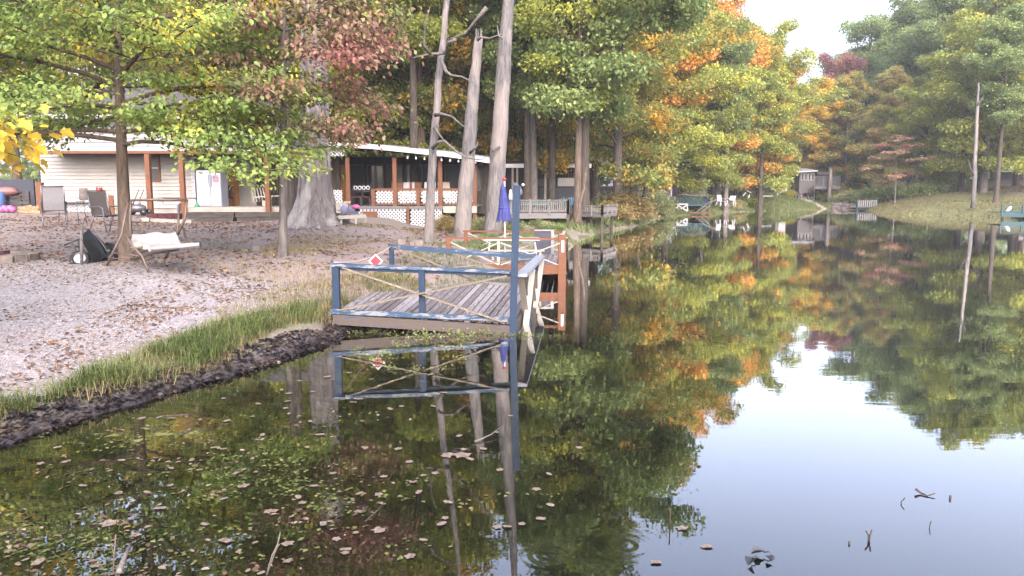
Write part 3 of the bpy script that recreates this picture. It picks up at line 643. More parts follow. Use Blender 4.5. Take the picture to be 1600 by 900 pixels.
# --- trees round the porch, mid distance, live ones with visible trunks
for (px, Y, H, k, lf, bk, lab) in [
  (648, 37, 18, 'tall', 'lime', 'bark_dark', 'dark straight trunk rising through the lattice porch roof'),
  (768, 54, 17, 'open', 'mixed', 'bark_dark', 'rust tinged tree right behind the tallest dead trunk'),
  (824, 40, 15, 'tall', 'green', 'bark_dark', 'thin dark trunk in front of the dark screened cottage'),
  (834, 41, 14, 'tall', 'green', 'bark_grey', 'thin leaning tree beside the satellite dish'),
  (861, 42, 16, 'tall', 'yellowgreen', 'bark_dark', 'dark trunk left of the beige cottage panel'),
  (902, 37.2, 15, 'open', 'lime', 'bark_brown', 'pale grey trunk standing at the joint of the two grey decks'),
  (530, 43, 16, 'edge', 'mixed', 'bark_brown', 'rust and green tree over the porch roof'),
  (1188, 73, 14, 'tall', 'lime', 'bark_dark', 'dark trunk right of the overturned white chair'),
  (1134, 69.5, 16, 'tall', 'green', 'bark_grey', 'grey trunk between the two white plastic chairs'),
  (1075, 74, 15, 'edge', 'green', 'bark_dark', 'green tree behind the green landing'),
  (1556, 66, 15, 'tall', 'green', 'bark_dark', 'dark trunk with yellow leaves beside it on the right bank'),
  (1535, 74, 16, 'tall', 'green', 'bark_dark', 'dark trunk just right of the pale dead trunk'),
  (1272, 97, 14, 'tall', 'yellow', 'bark_dark', 'dark trunk standing behind the far cottage deck')]:
    s = H/HH[k]; put_tree('shore_tree', BG[k], at(px, Y), lab, 'tree', None, lf, bk, rz=px*.11, s=s if k == 'low' else max(s, .8), sz=s)
# --- dead trunks
def dead(name, pts_px, Y, radii_px, label, branches=(), bk='bark_dead', broken=True):
    base = D(*pts_px[0], Y); root = T(name, label, 'dead tree', base); mb = MB()
    P = [D(x, y, Y+.15*i) for i, (x, y) in enumerate(pts_px)]; P[0] = P[0]+Vector((0, 0, -.3)); Q = []; Rr = []
    for i in range(len(P)-1):
        for k in range(4): 
            t = k/4; Q.append(P[i].lerp(P[i+1], t)+Vector((rnd.uniform(-.02, .02), 0, 0))); Rr.append((radii_px[i]*(1-t)+radii_px[i+1]*t)*Y/F*(1.0+rnd.uniform(-.05, .05)))
    Q.append(P[-1]); Rr.append(radii_px[-1]*Y/F)
    mb.tube(Q, Rr, 14)
    if broken:
        for k in range(7):
            a = k*.9; o_ = Vector((math.cos(a), math.sin(a), 0))*Rr[-1]*.7; mb.tube([P[-1]+o_-Vector((0, 0, .2)), P[-1]+o_*.9+Vector((0, 0, rnd.uniform(.05, .35)))], [Rr[-1]*.3, .01], 5)
    mb.build('trunk', M[bk], root)
    for b_ in branches:
        bb = MB(); bp_ = [D(x, y, Y+dy) for x, y, dy in b_]; m_ = len(bp_); bb.tube(bp_, [max(.006, .055*(1-i/(m_-.5))) for i in range(m_)], 6); bb.build('branch', M['bark_grey'], root)
    return root
dead('dead_tree', [(668,384),(674,300),(678,215),(685,130),(694,50),(704,-60),(712,-220)], 21, [9,7,6.2,5.6,5,4,2.2], 'thinnest of the three bare dead trunks, with crooked branches',
     [[(680,180,0),(690,178,-.3),(706,182,-.5),(722,196,-.6),(733,202,-.8)], [(676,232,0),(684,222,-.2),(694,220,-.3),(712,236,-.4),(728,246,-.5),(752,250,-.7),(762,243,-.9)],
      [(690,95,0),(697,112,-.2),(706,118,-.4),(722,120,-.5),(738,128,-.7),(748,136,-.8)], [(694,82,0),(684,84,-.2),(672,84,-.3),(656,88,-.4),(644,90,-.5)],
      [(672,84,-.3),(662,70,-.5),(664,40,-.7),(672,10,-.9)], [(679,200,0),(686,210,-.2),(694,220,-.3)], [(712,62,-.5),(700,66,-.3),(697,85,-.1)], [(760,12,-1),(745,30,-.8),(728,52,-.5),(706,60,-.2),(697,60,0)]])
dead('dead_tree', [(720,374),(727,300),(733,220),(740,140),(748,60)], 25.5, [13.5,12,10.5,9.5,6.5], 'snapped-off middle one of the three bare dead trunks',
     [[(747,62,0),(752,58,-.2),(765,60,-.3),(786,52,-.4)], [(735,238,0),(744,230,-.2),(747,222,-.3)]])
dead('dead_tree', [(768,368),(776,290),(781,200),(786,110),(794,20),(800,-80),(806,-230)], 26.5, [15,13.5,12.2,11.5,9.5,8,4], 'tallest of the three bare dead trunks, behind the folded blue umbrella',
     [[(786,60,0),(779,56,0),(777,40,0)], [(780,230,0),(770,236,-.4),(766,228,-.6)]])
dead('dead_tree', [(1521,319),(1524,240),(1527,170),(1529,130)], 62, [3.6,2.8,2.2,1.2], 'single pale bare trunk on the grassy right bank', [[(1523,275,0),(1516,262,-.2),(1513,250,-.2)], [(1527,165,0),(1537,150,-.3)]], 'bark_dead', False)
dead('dead_tree', [(1295,310),(1297,290),(1298,264)], 88, [2.6,2.4,2.2], 'pale broken stub beside the stone steps of the far slope')
dead('leaning_trunk', [(990,327),(997,305),(1002,282),(1008,262)], 46.5, [3.0,2.6,2.4,2.2], 'pale trunk leaning over the tan bush', [], 'bark_dead')
dead('leaning_trunk', [(899,343),(906,320),(912,295),(915,270)], 35.8, [2.4,2,1.8,1.5], 'thin trunk leaning out from under the second grey deck', [], 'bark_brown')
# ================================================================ blue dock
FLc, FRc, BLc, BRc = Vector((-2.60, 11.3, 0)), Vector((0.02, 11.4, 0)), Vector((-2.45, 15.7, 0)), Vector((.48, 15.7, 0))
dz_ = ((.30, .13), (.34, .10))      # deck heights: front (left, right), back
def dk_(s, t, z=0.0):
    p = FLc.lerp(FRc, s).lerp(BLc.lerp(BRc, s), t); a = dz_[0][0]*(1-s)+dz_[0][1]*s; c = dz_[1][0]*(1-s)+dz_[1][1]*s
    p.z = a*(1-t)+c*t+z; return p
dock = T('blue_dock', 'sagging dock with flaking blue railings and weathered grey planks at the muddy bank', 'dock', (-2.6, 11.3, 0))
NPL = 25; pk = random.Random(4)
for i in range(NPL):
    s0 = i/NPL+.004; s1 = (i+1)/NPL-.004; mb = MB(); e0 = pk.uniform(-.016, .004); e1 = pk.uniform(-.006, .01); h_ = pk.uniform(-.008, .008); tl = pk.uniform(-.008, .008)
    c8 = []
    for zz in (-.032, 0):
        c8 += [dk_(s0, e0, zz+h_-tl), dk_(s1, e0, zz+h_+tl), dk_(s1, 1+e1, zz-h_*.5+tl), dk_(s0, 1+e1, zz-h_*.5-tl)]
    mb.hexa(c8); mb.build('plank', M['deck'], dock)
MB().beam(dk_(-.01, -.012, -.10)+Vector((0, -.03, 0)), dk_(1.0, -.012, -.12)+Vector((0, -.03, 0)), .05, .15).build('front_beam', M['deck_beam'], dock)
MB().beam(dk_(-.02, -.012, .0)+Vector((0, -.055, .02)), dk_(.97, -.012, .03)+Vector((0, -.055, .02)), .04, .07).build('bottom_rail', M['blue_h'], dock, 'blue bottom rail lying along the front edge')
MB().beam(dk_(1.01, .0, -.10), dk_(1.01, 1.0, -.10), .05, .15).build('side_beam', M['deck_beam'], dock)
MB().beam(dk_(0, 1.01, -.03), dk_(1.0, 1.01, -.01), .06, .10).build('back_beam', M['greywood'], dock)
MB().beam(dk_(-.01, 0, -.10), dk_(-.01, 1.0, -.10), .05, .14).build('side_beam', M['deck_beam'], dock)
for t in (.35, .7): MB().beam(dk_(0.02, t, -.11), dk_(.98, t, -.11), .05, .12).build('joist', M['deck_beam'], dock)
def post(mb, p, z0, z1, w_=.09, lean=(0, 0)):
    mb.beam((p.x, p.y, z0), (p.x+lean[0], p.y+lean[1], z1), w_, w_, up=(0, 1, 0)); return mb
F0 = dk_(0, 0); F1 = dk_(1, 0); B0 = dk_(0, 1); B1 = dk_(1, 1)
post(MB(), F0+Vector((.02, -.03, 0)), -.1, .98, .10).build('post', M['blue'], dock)
post(MB(), dk_(.485, 0)+Vector((0, -.02, 0)), .16, .92).build('post', M['blue'], dock)
post(MB(), B0, -.1, .94).build('post', M['blue'], dock)
post(MB(), B1+Vector((.03, 0, 0)), -.9, .75).build('post', M['blue'], dock)
post(MB(), dk_(1, .5)+Vector((.06, 0, 0)), -.9, .78).build('post', M['blue'], dock)
post(MB(), dk_(1, .28)+Vector((.07, 0, 0)), -.9, .8, .08).build('post', M['bark_dark'], dock, 'dark wet post under the side rail')
post(MB(), dk_(1, .72)+Vector((.09, 0, 0)), -.9, .5, .08).build('post', M['bark_dark'], dock)
tp = MB(); tp.beam((F1.x-.03, F1.y-.07, -.8), (F1.x+.05, F1.y-.07, 2.15), .105, .09, up=(0, 1, 0)); tp.build('tall_post', M['blue'], dock, 'tall blue corner post with flaking paint')
MB().beam((F0.x-.06, F0.y-.03, 1.0), (F1.x-.06, F1.y-.0, .885), .15, .045).build('top_rail', M['blue_h'], dock)
MB().beam((F0.x-.02, F0.y-.0, .955), (F1.x-.04, F1.y+.03, .845), .03, .07).build('rail_stringer', M['blue_h'], dock)
MB().beam((B0.x-.06, B0.y, .96), (B1.x+.05, B1.y, .75), .12, .04).build('top_rail', M['blue_h'], dock)
MB().beam((B0.x-.0, B0.y-.04, .92), (B1.x+.0, B1.y-.04, .71), .03, .07).build('rail_stringer', M['blue_h'], dock)
MB().beam((F1.x+.12, F1.y-.02, .83), (B1.x+.10, B1.y+.02, .735), .17, .045).build('side_rail', M['blue_worn'], dock, 'pale worn rail along the water side')
for a, c, y_ in [((535,418),(783,502),11.22), ((532,484),(792,431),11.17)]:
    MB().beam(D(*a, y_), D(*c, y_), .02, .07, up=(0, 1, 0)).build('brace', M['tan'], dock)
for a, c in [((.02,.86),(.62,-.02)), ((.02,.06),(.98,.62)), ((.45,.80),(1.0,.06))]:
    pa = dk_(a[0], 1, 0)+Vector((0, -.05-a[0]*.05, a[1]*.7)); pc = dk_(c[0], 1, 0)+Vector((0, -.05-a[0]*.05, c[1]*.9+.04)); MB().beam(pa, pc, .02, .07, up=(0, 1, 0)).build('brace', M['tan'], dock)
for a, c, q in [((.02,.70),(.30,-.25),.10), ((.05,-.30),(.42,.62),.14), ((.42,.64),(.66,-.2),.10), ((.55,-.15),(.98,.58),.14)]:
    pa = dk_(1, a[0])+Vector((q, 0, 0)); pc = dk_(1, c[0])+Vector((q, 0, 0)); pa.z = .1+a[1]; pc.z = .1+c[1]
    MB().beam(pa, pc, .025, .095, up=(1, 0, 0)).build('side_brace', M['white_wood'], dock)
MB().beam(dk_(.80, 0)+Vector((0, -.02, -.12)), dk_(.81, 0)+Vector((0, -.02, .09)), .08, .05, up=(0, 1, 0)).build('cleat', M['brownpost'], dock)
o = MB().beam(G(500, 486, .18), G(556, 473, .26), .14, .05).build('board', M['greywood']); tag(o, 'grey board lying on the bank against the left corner of the blue dock', 'board')
# rope with the red diamond
def catmull(a, c, sag, k=12):
    return [a.lerp(c, i/k)-Vector((0, 0, sag*4*(i/k)*(1-i/k))) for i in range(k+1)]
ra = Vector((F0.x, F0.y, 1.03)); rb = Vector((B0.x, B0.y, .95))
o = MB().tube(catmull(ra, rb, .10), .009, 6).build('rope', M['rope']); tag(o, 'pinkish rope strung across the shore end of the blue dock', 'rope')
c_ = D(587, 408, 13.1); sg = T('diamond_sign', 'small red diamond reflector with white border hanging on the rope', 'sign', c_)
s_ = .125; mb = MB(); mb.add([c_+Vector((-s_, 0, 0)), c_+Vector((0, 0, -s_)), c_+Vector((s_, 0, 0)), c_+Vector((0, 0, s_)), c_+Vector((-s_, .012, 0)), c_+Vector((0, .012, -s_)), c_+Vector((s_, .012, 0)), c_+Vector((0, .012, s_))],
  [(0,1,2,3),(7,6,5,4),(0,4,5,1),(1,5,6,2),(2,6,7,3),(3,7,4,0)]); mb.build('border', M['white'], sg)
s_ = .095; y = Vector((0, -.006, 0)); mb = MB(); mb.add([c_+y+Vector((-s_, 0, 0)), c_+y+Vector((0, 0, -s_)), c_+y+Vector((s_, 0, 0)), c_+y+Vector((0, 0, s_)), c_+Vector((-s_, -.001, 0)), c_+Vector((0, -.001, -s_)), c_+Vector((s_, -.001, 0)), c_+Vector((0, -.001, s_))],
  [(0,1,2,3),(0,4,5,1),(1,5,6,2),(2,6,7,3),(3,7,4,0)]); mb.build('reflector', M['redsign'], sg)
# ================================================================ orange dock
od = T('orange_dock', 'second dock with rust-orange rails, white cross braces and grey planks behind the blue one', 'dock', (-1.4, 17.3, 0))
oFL, oFR, oBL, oBR = Vector((-1.42, 17.3, .42)), Vector((1.12, 17.3, .40)), Vector((-1.25, 21, .42)), Vector((1.42, 21, .40))
def ok_(s, t, z=0): p = oFL.lerp(oFR, s).lerp(oBL.lerp(oBR, s), t); p.z += z; return p
for i in range(20):
    s0 = i/20+.003; s1 = (i+1)/20-.003; h_ = pk.uniform(-.006, .006); c8 = []
    for zz in (-.03, 0): c8 += [ok_(s0, 0, zz+h_), ok_(s1, 0, zz+h_), ok_(s1, 1, zz-h_), ok_(s0, 1, zz-h_)]
    MB().hexa(c8).build('plank', M['deck'], od)
MB().beam(ok_(-.02, -.01, -.09), ok_(1.02, -.01, -.09), .05, .20).build('front_beam', M['orange'], od)
MB().beam(ok_(1.02, 0, -.09), ok_(1.02, 1, -.09), .05, .18).build('side_beam', M['orange'], od)
MB().beam(ok_(-.02, 1.01, -.09), ok_(1.02, 1.01, -.09), .05, .18).build('back_beam', M['orange'], od)
for (s, t, z0, z1, ww) in [(0, 0, -.3, .60, .11), (1.0, 0, -1.0, .68, .17), (0, 1, -.3, .55, .10), (1.0, 1, -1.2, .56, .11)]:
    p = ok_(s, t); post(MB(), p, p.z+z0, p.z+z1, ww).build('post', M['orange'], od)
p = ok_(.44, 0); post(MB(), p, p.z-.1, p.z+.54, .06).build('post', M['white_wood'], od, 'white middle post')
for t, hh in ((0, .595), (1, .545)):
    MB().beam(ok_(-.03, t, hh), ok_(1.02, t, hh-.01), .09, .045).build('top_rail', M['orange'], od)
for s in (1.0,): MB().beam(ok_(s, 0, .62), ok_(s, 1, .55), .07, .04).build('top_rail', M['white_wood'], od)
for t, yy in ((0, -.05), (1, -.03)):
    for (s0, s1) in ((.02, .44), (.46, .98)):
        MB().beam(ok_(s0, t, .50)+Vector((0, yy, 0)), ok_(s1, t, -.0)+Vector((0, yy, 0)), .02, .06, up=(0, 1, 0)).build('brace', M['white_wood'], od)
        MB().beam(ok_(s0, t, .0)+Vector((0, yy-.025, 0)), ok_(s1, t, .50)+Vector((0, yy-.025, 0)), .02, .06, up=(0, 1, 0)).build('brace', M['white_wood'], od)
for (t0, t1) in ((.02, .5), (.5, .98)):
    MB().beam(ok_(1.03, t0, .5), ok_(1.03, t1, .0), .06, .02, up=(0, 0, 1)).build('side_brace', M['white_wood'], od)
MB().beam(ok_(1.0, .0, .30)+Vector((.01, -.10, 0)), ok_(1.0, .0, .56)+Vector((.01, -.10, 0)), .06, .01, up=(0, 1, 0)).build('tag', M['white'], od, 'white tag tied to the front corner post')
# white patio table with the folded umbrella
tb = T('patio_table', 'white patio table standing on the orange dock', 'table', ok_(.52, .45)); c = ok_(.52, .45)
mb = MB(); mb.box(c.x-.66, c.x+.66, c.y-.38, c.y+.38, c.z+.46, c.z+.49); mb.build('table_top', M['white'], tb)
for sx in (-1, 1):
    for sy in (-1, 1): MB().tube([c+Vector((sx*.54, sy*.3, .46)), c+Vector((sx*.60, sy*.34, 0))], .018, 6).build('leg', M['white'], tb)
bn = T('bench', 'white slatted bench in front of the patio table on the orange dock', 'bench', ok_(.6, .18)); c2 = ok_(.62, .2)
for k in range(3): MB().box(c2.x-.75, c2.x+.55, c2.y-.12+k*.09, c2.y-.05+k*.09, c2.z+.25, c2.z+.275).build('slat', M['white_wood'], bn)
for sx in (-.65, .45): MB().box(c2.x+sx-.03, c2.x+sx+.03, c2.y-.1, c2.y+.12, c2.z, c2.z+.249).build('leg', M['white_wood'], bn)
pn = T('cabinet', 'dark flat box with a pale metal edge standing at the back of the orange dock', 'cabinet', ok_(.78, .8)); c3 = ok_(.80, .8)
MB().box(c3.x-.23, c3.x+.19, c3.y, c3.y+.2, c3.z, c3.z+.58).build('panel', M['darkblue'], pn)
MB().box(c3.x+.192, c3.x+.27, c3.y-.02, c3.y+.22, c3.z, c3.z+.60).build('side_edge', M['steel'], pn)
MB().box(c3.x-.25, c3.x+.27, c3.y-.02, c3.y+.22, c3.z+.602, c3.z+.64).build('top_edge', M['steel'], pn)
# umbrella
ub = D(787, 345, 18.9); um = T('umbrella', 'folded blue patio umbrella with a red tip above the orange dock', 'umbrella', (ub.x+.03, ub.y, ok_(.5, .45).z))
MB().tube([(ub.x+.03, ub.y, ok_(.5, .45).z), (ub.x+.02, ub.y, ub.z+1.0)], .018, 8).build('pole', M['haze_white'], um)
vs = []; fs = []; nn = 32; prof = [(.20, 0), (.215, .06), (.175, .3), (.13, .58), (.085, .78), (.06, .85), (.02, .93)]
for i, (r_, z) in enumerate(prof):
    for j in range(nn):
        a = 2*math.pi*j/nn; k = 1+.22*math.cos(a*8+z*2)*(1-z)+.05*math.sin(a*3); zz = z-(.05*math.cos(a*8) if i < 2 else 0)
        vs.append((ub.x+r_*k*math.cos(a)*.72+.015*math.sin(z*6), ub.y+r_*k*math.sin(a)*.72, ub.z+zz))
for i in range(len(prof)-1):
    for j in range(nn): q = (j+1) % nn; fs.append((i*nn+j, i*nn+q, (i+1)*nn+q, (i+1)*nn+j))
MB().add(vs, fs, True).build('canopy', M['bluecloth'], um)
MB().tube([(ub.x+.0, ub.y, ub.z+.30), (ub.x, ub.y, ub.z+.34)], .135, 16).build('strap', plain('strap_blue', (.04, .06, .25)), um)
MB().ball((ub.x+.015, ub.y, ub.z+1.0), .05, .05, .05, 10, 6).build('finial', M['red'], um)
# ================================================================ near house
Yh = 31.0
def hx(px, Y=Yh): return XC(px, Y, 2)
def hz(py, Y=Yh): return D(400, py, Y).z
hs = T('house', 'two storey cream sided house with an overhanging upper floor and open porch', 'house', (hx(60), Yh, 1.0))
def clap(mb, x0, x1, y, z0, z1, step=.15, t=.045):
    k = z0
    while k < z1-.01:
        e = min(k+step, z1); mb.hexa([(x0,y-t,k),(x1,y-t,k),(x1,y+.02,k),(x0,y+.02,k),(x0,y,e),(x1,y,e),(x1,y+.02,e),(x0,y+.02,e)]); k += step
xl, xr = hx(62), hx(437); zo = hz(236); zt = hz(186)
mb = MB(); mb.box(xl, xr, Yh+.021, Yh+8, zo, zt); mb.build('upper_wall', M['siding2'], hs)
mb = MB(); clap(mb, xl, xr, Yh, zo, zt, .17); mb.build('upper_siding', M['siding2'], hs)
mb = MB(); mb.hexa([(xl-.4,Yh-.5,zt+.0),(xr+.3,Yh-.5,zt+.0),(xr+.3,Yh+4.5,zt+1.9),(xl-.4,Yh+4.5,zt+1.9),(xl-.4,Yh-.5,zt+.12),(xr+.3,Yh-.5,zt+.12),(xr+.3,Yh+4.5,zt+2.05),(xl-.4,Yh+4.5,zt+2.05)]); mb.build('roof', M['shingle'], hs)
MB().box(xl-.4, xr+.3, Yh-.56, Yh-.502, zt-.02, zt+.13).build('gutter', M['white'], hs)
MB().box(xl, xr, Yh-.03, Yh+.015, zo-.10, zo-.002).build('fascia', M['brownpost'], hs)
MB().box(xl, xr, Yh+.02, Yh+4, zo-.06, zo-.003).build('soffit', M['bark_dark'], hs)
yl = Yh+1.5; xa, xb = hx(66, yl), hx(304, yl); zb = .95; wx0, wx1 = hx(232, yl), hx(251, yl); wz0, wz1 = hz(282, yl), hz(243, yl)
mb = MB(); clap(mb, xa, wx0, yl, 1.3, zo-.07); clap(mb, wx1, xb, yl, 1.3, zo-.07); clap(mb, wx0, wx1, yl, 1.3, wz0); clap(mb, wx0, wx1, yl, wz1, zo-.07); mb.build('lower_siding', M['siding'], hs)
MB().box(xa, xb, yl+.021, yl+.2, .6, 1.3).build('foundation', M['concrete'], hs)
wn = MB(); 
for a in ((wx0-.06, wx0+.03, wz0-.06, wz1+.06), (wx1-.03, wx1+.06, wz0-.06, wz1+.06)): wn.box(a[0], a[1], yl-.06, yl+.01, a[2], a[3])
for a in ((wz0-.06, wz0+.02), (wz1-.02, wz1+.06)): wn.box(wx0+.031, wx1-.031, yl-.055, yl+.01, a[0], a[1])
wf = wn.build('window', M['brownpost'], hs); MB().box(wx0, wx1, yl+.0, yl+.015, wz0, wz1).build('pane', M['screen'], wf)
MB().box(wx0+.04, wx1-.04, yl-.03, yl-.01, (wz0+wz1)/2-.02, (wz0+wz1)/2+.02).build('sash', M['white'], wf)
# porch recess
yr = Yh+3.6; x1p = hx(437)
mb = MB(); clap(mb, xb, hx(400, yr), yr, 1.3, zo-.07); mb.build('porch_siding', M['siding'], hs)
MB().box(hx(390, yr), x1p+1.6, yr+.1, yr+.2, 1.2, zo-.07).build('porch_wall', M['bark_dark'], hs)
MB().box(xb-.05, xb+.05, yl+.03, yr, 1.2, zo-.07).build('porch_end_wall', M['siding'], hs)
MB().box(hx(300, yl)+.01, hx(306, yl), yl-.03, yl+.02, 1.2, zo-.07).build('corner_board', M['white'], hs)
MB().box(hx(346, yr), hx(374, yr), yr-.05, yr-.02, 1.35, 3.2).build('door', M['amber'], hs, 'orange-brown door at the back of the porch')  # door panel in one plain orange-brown colour
MB().box(hx(290), hx(436)+1.0, Yh+.05, Yh+3.6, 1.0, hz(324)).build('porch_floor', M['concrete'], hs)
for px in (236, 288, 420): 
    MB().box(hx(px)-.09, hx(px)+.09, Yh-.22, Yh-.04, 1.0, zo-.12).build('porch_post', M['brownpost'], hs)
MB().box(hx(457), hx(461), Yh-.2, Yh-.1, 1.1, zo).build('porch_post', M['brownpost'], hs)
mb = MB(); mb.tube([(hx(228), yl-.05, hz(318)), (hx(228), yl-.05, hz(310)), (hx(262), yl-.05, hz(310)), (hx(290), yl-.05, hz(311))], .02, 6); mb.build('pipe', M['steel'], hs)
lt = MB(); lattice(lt, (hx(97, yl-.1), yl-.12, 1.15), (1, 0, 0), (0, 0, 1), hx(152, yl)-hx(97, yl), .34, .14, .04); lt.build('skirt_lattice', M['white'], hs, kind='stuff')
mb = MB()
nw = 22
for i in range(nw): a = hx(92, yl)+(hx(154, yl)-hx(92, yl))*i/nw; mb.tube([(a, yl-.4, hz(316)), (a, yl-.1, hz(313))], .05, 6)
mb.build('corrugated_ledge', M['white'], hs)
# timber step of railroad ties
stp = T('timber_step', 'low step of dark railroad ties along the porch front', 'step', (hx(300), 30.4, .8))
for i in range(2):
    for a, c in ((291, 366), (367, 437)): MB().box(hx(a, 30.4)+(.0 if i else .1), hx(c, 30.4)-.03, 30.3-.1*(1-i), 30.95, .80+.2*i, .99+.2*i).build('tie', M['tie'], stp)
# porch things
def thingbox(name, label, cat, mat, x0, x1, y0, y1, z0, z1, group=None):
    o = MB().box(x0, x1, y0, y1, z0, z1).build(name, mat); return tag(o, label, cat, group)
zp = hz(324)+.003
fr_ = T('refrigerator', 'white refrigerator standing on the porch', 'refrigerator', (hx(325), 32, zp)); fx0, fx1, fx2 = hx(308, 32), hx(330, 32), hx(346, 32); zf = D(320, 266, 32).z
MB().box(fx0, fx2, 32.0, 32.75, zp, zf).build('cabinet', M['fridge'], fr_)
MB().box(fx0+.01, fx1-.012, 31.94, 31.995, zp+.05, zf-.01).build('door', M['fridge'], fr_); MB().box(fx1+.012, fx2-.01, 31.94, 31.995, zp+.05, zf-.01).build('door', M['fridge'], fr_)
for q in (-.05, .05): MB().box(fx1+q-.01, fx1+q+.01, 31.9, 31.938, zp+.8, zp+1.3).build('handle', M['steel'], fr_)
fp = MB(); xx0, xx1, z1_ = fx1+.10, fx2-.06, zf-.22
for k in range(5): fp.box(xx0, xx1, 31.925, 31.936, z1_-.06*k-.03, z1_-.06*k)
fp.build('striped_paper', M['red'], fr_, 'small red and white striped flag paper'); MB().box(xx0, xx0+.1, 31.918, 31.924, z1_-.12, z1_).build('blue_corner', M['tarp'], fr_)
def folding_chair(name, px, py, Y, label, mat_s, mat_f, rz=0, sc=1.0, z=None, reclin=.18, group=None):
    """sling patio chair at the origin of its Empty, facing -y"""
    p = D(px, py, Y); z = p.z if z is None else z; root = T(name, label, 'chair', (p.x, p.y, z), group, rz); root.scale = (sc,)*3
    L = lambda *a: [Vector(q) for q in a]
    def lb(mb, nm, mat):
        me = bpy.data.meshes.new(nm); me.from_pydata([tuple(v) for v in mb.v], [], mb.f); me.polygons.foreach_set('use_smooth', mb.sm); me.materials.append(mat); return nobj(nm, me, None, root)
    bk = MB(); g = [[(x, .22+reclin*t*1.1+.015*math.sin(t*5), .42+.62*t) for x in (-.24, -.08, .08, .24)] for t in (0, .2, .4, .6, .8, 1)]; bk.sheet(g, .008); lb(bk, 'backrest', mat_s)
    se = MB(); g = [[(x, -.24+.46*t, .43-.03*math.sin(t*3)) for x in (-.24, -.08, .08, .24)] for t in (0, .33, .66, 1)]; se.sheet(g, .012); lb(se, 'seat', mat_s)
    for sx in (-1, 1):
        lb(MB().tube(L((sx*.26, .22, .40), (sx*.26, .22+reclin*.55, .74), (sx*.26, .22+reclin*1.13, 1.06)), .016, 6), 'back_frame', mat_f)
        lb(MB().tube(L((sx*.28, -.30, 0), (sx*.28, -.24, .40), (sx*.29, -.22, .62), (sx*.30, -.1, .66), (sx*.29, .30, .64)), .016, 6), 'leg', mat_f)
        lb(MB().tube(L((sx*.28, .36, 0), (sx*.28, .16, .42)), .016, 6), 'leg', mat_f)
        lb(MB().tube(L((sx*.26, -.24, .43), (sx*.26, .22, .42)), .014, 6), 'seat_rail', mat_f)
    lb(MB().tube(L((-.26, .22+reclin*1.13, 1.06), (.26, .22+reclin*1.13, 1.06)), .016, 6), 'top_bar', mat_f)
    lb(MB().tube(L((-.28, -.26, .30), (.28, -.26, .30)), .012, 6), 'crossbar', mat_f)
    return root
def gpt(px, py, Z0=.9, it=6):
    for _ in range(it): p = G(px, py, Z0); Z0 = gz(p.x, p.y)
    return p
p = gpt(86, 352); folding_chair('patio_chair', 86, 352, p.y, 'pale grey sling patio chair, left one of the two on the gravel', M['sling'], M['steel'], rz=-2.6, sc=1.12, z=p.z)
p = gpt(170, 362); folding_chair('patio_chair', 170, 362, p.y, 'brown mesh patio chair turned sideways behind the wheelbarrow', M['sling2'], M['steel'], rz=1.1, sc=1.05, z=p.z)
folding_chair('camp_chair', 357, 322, 33, 'dark folding chair on the porch beside the refrigerator', M['maroon'], M['blacktube'], rz=.5, sc=.82, z=zp)
folding_chair('camp_chair', 441, 322, 32.5, 'dark wicker chair on the porch half behind the thin trunk', M['sling2'], M['blacktube'], rz=-.4, sc=.85, z=zp)
p = gpt(116, 348); tb2 = T('side_table', 'small grey metal table beside the pale patio chair', 'table', p); hh = .68
MB().box(p.x-.36, p.x+.28, p.y-.25, p.y+.25, p.z+hh, p.z+hh+.025).build('table_top', M['sling'], tb2)
for sx in (-.32, .24):
    for sy in (-.2, .2): MB().tube([p+Vector((sx, sy, hh)), p+Vector((sx*1.15, sy*1.2, 0))], .016, 6).build('leg', M['steel'], tb2)
# porch swing chair (white) hung
sw = D(415, 300, 33); ps = T('porch_swing', 'white slatted swing seat hanging in the open porch', 'swing', (sw.x, sw.y, zp+.4))
for k in range(7): MB().beam(D(397+k*4.6, 316-k*.5, 33.2), D(392+k*4.6, 292+k*.4, 33.5), .05, .02, up=(0, 1, 0)).build('slat', M['white_wood'], ps)
MB().beam(D(398, 308, 32.9), D(437, 306, 32.9), .28, .05).build('seat', M['white_wood'], ps)
MB().beam(D(411, 318, 33), D(424, 318, 33), .2, .25).build('box_panel', M['white_wood'], ps)
for px in (400, 434): MB().tube([D(px, 306, 33.1), (D(px, 306, 33.1).x, 33.1, zo-.07)], .012, 5).build('chain', M['steel'], ps)
o = MB().sheet([[D(px, 326+(.8 if (i+j) % 2 else 0)-(2 if j else 0), 31.15+j*.25) for i, px in enumerate(range(394, 462, 6))] for j in range(3)], .15).build('tarp', M['tarp']); tag(o, 'folded blue tarp lying on the porch edge', 'tarp')
thingbox('bin', 'small grey-blue bin at the corner of the porch wall', 'bin', M['bluebin'], hx(273, 30.9), hx(282, 30.9), 30.99, 31.2, 1.2, 1.45)
sp_ = D(308, 326, 31.3); o = MB().lathe((sp_.x, sp_.y, sp_.z), [(.13, 0), (.12, .05), (.09, .12), (.03, .22), (.025, .26)], 12).build('sprinkler_head', M['green']); tag(o, 'small green and white cone standing on the porch edge', 'cone')
p = D(215, 340, 30.2); lm_ = T('lawn_mower', 'grey push mower parked by the wall right of the maple', 'mower', (p.x, p.y, gz(p.x, p.y))); g0 = gz(p.x, p.y)
MB().ball((p.x, p.y, g0+.28), .36, .28, .17, 14, 7).build('deck', M['steel'], lm_)
MB().ball((p.x-.05, p.y, g0+.46), .2, .18, .12, 12, 6).build('engine_cover', M['fabric'], lm_)
for sx, sy in ((-.3, -.2), (.32, -.2), (-.3, .25), (.32, .25)): MB().tube([(p.x+sx, p.y+sy-.03, g0+.12), (p.x+sx, p.y+sy+.03, g0+.12)], .12, 12).build('wheel', M['black'], lm_)
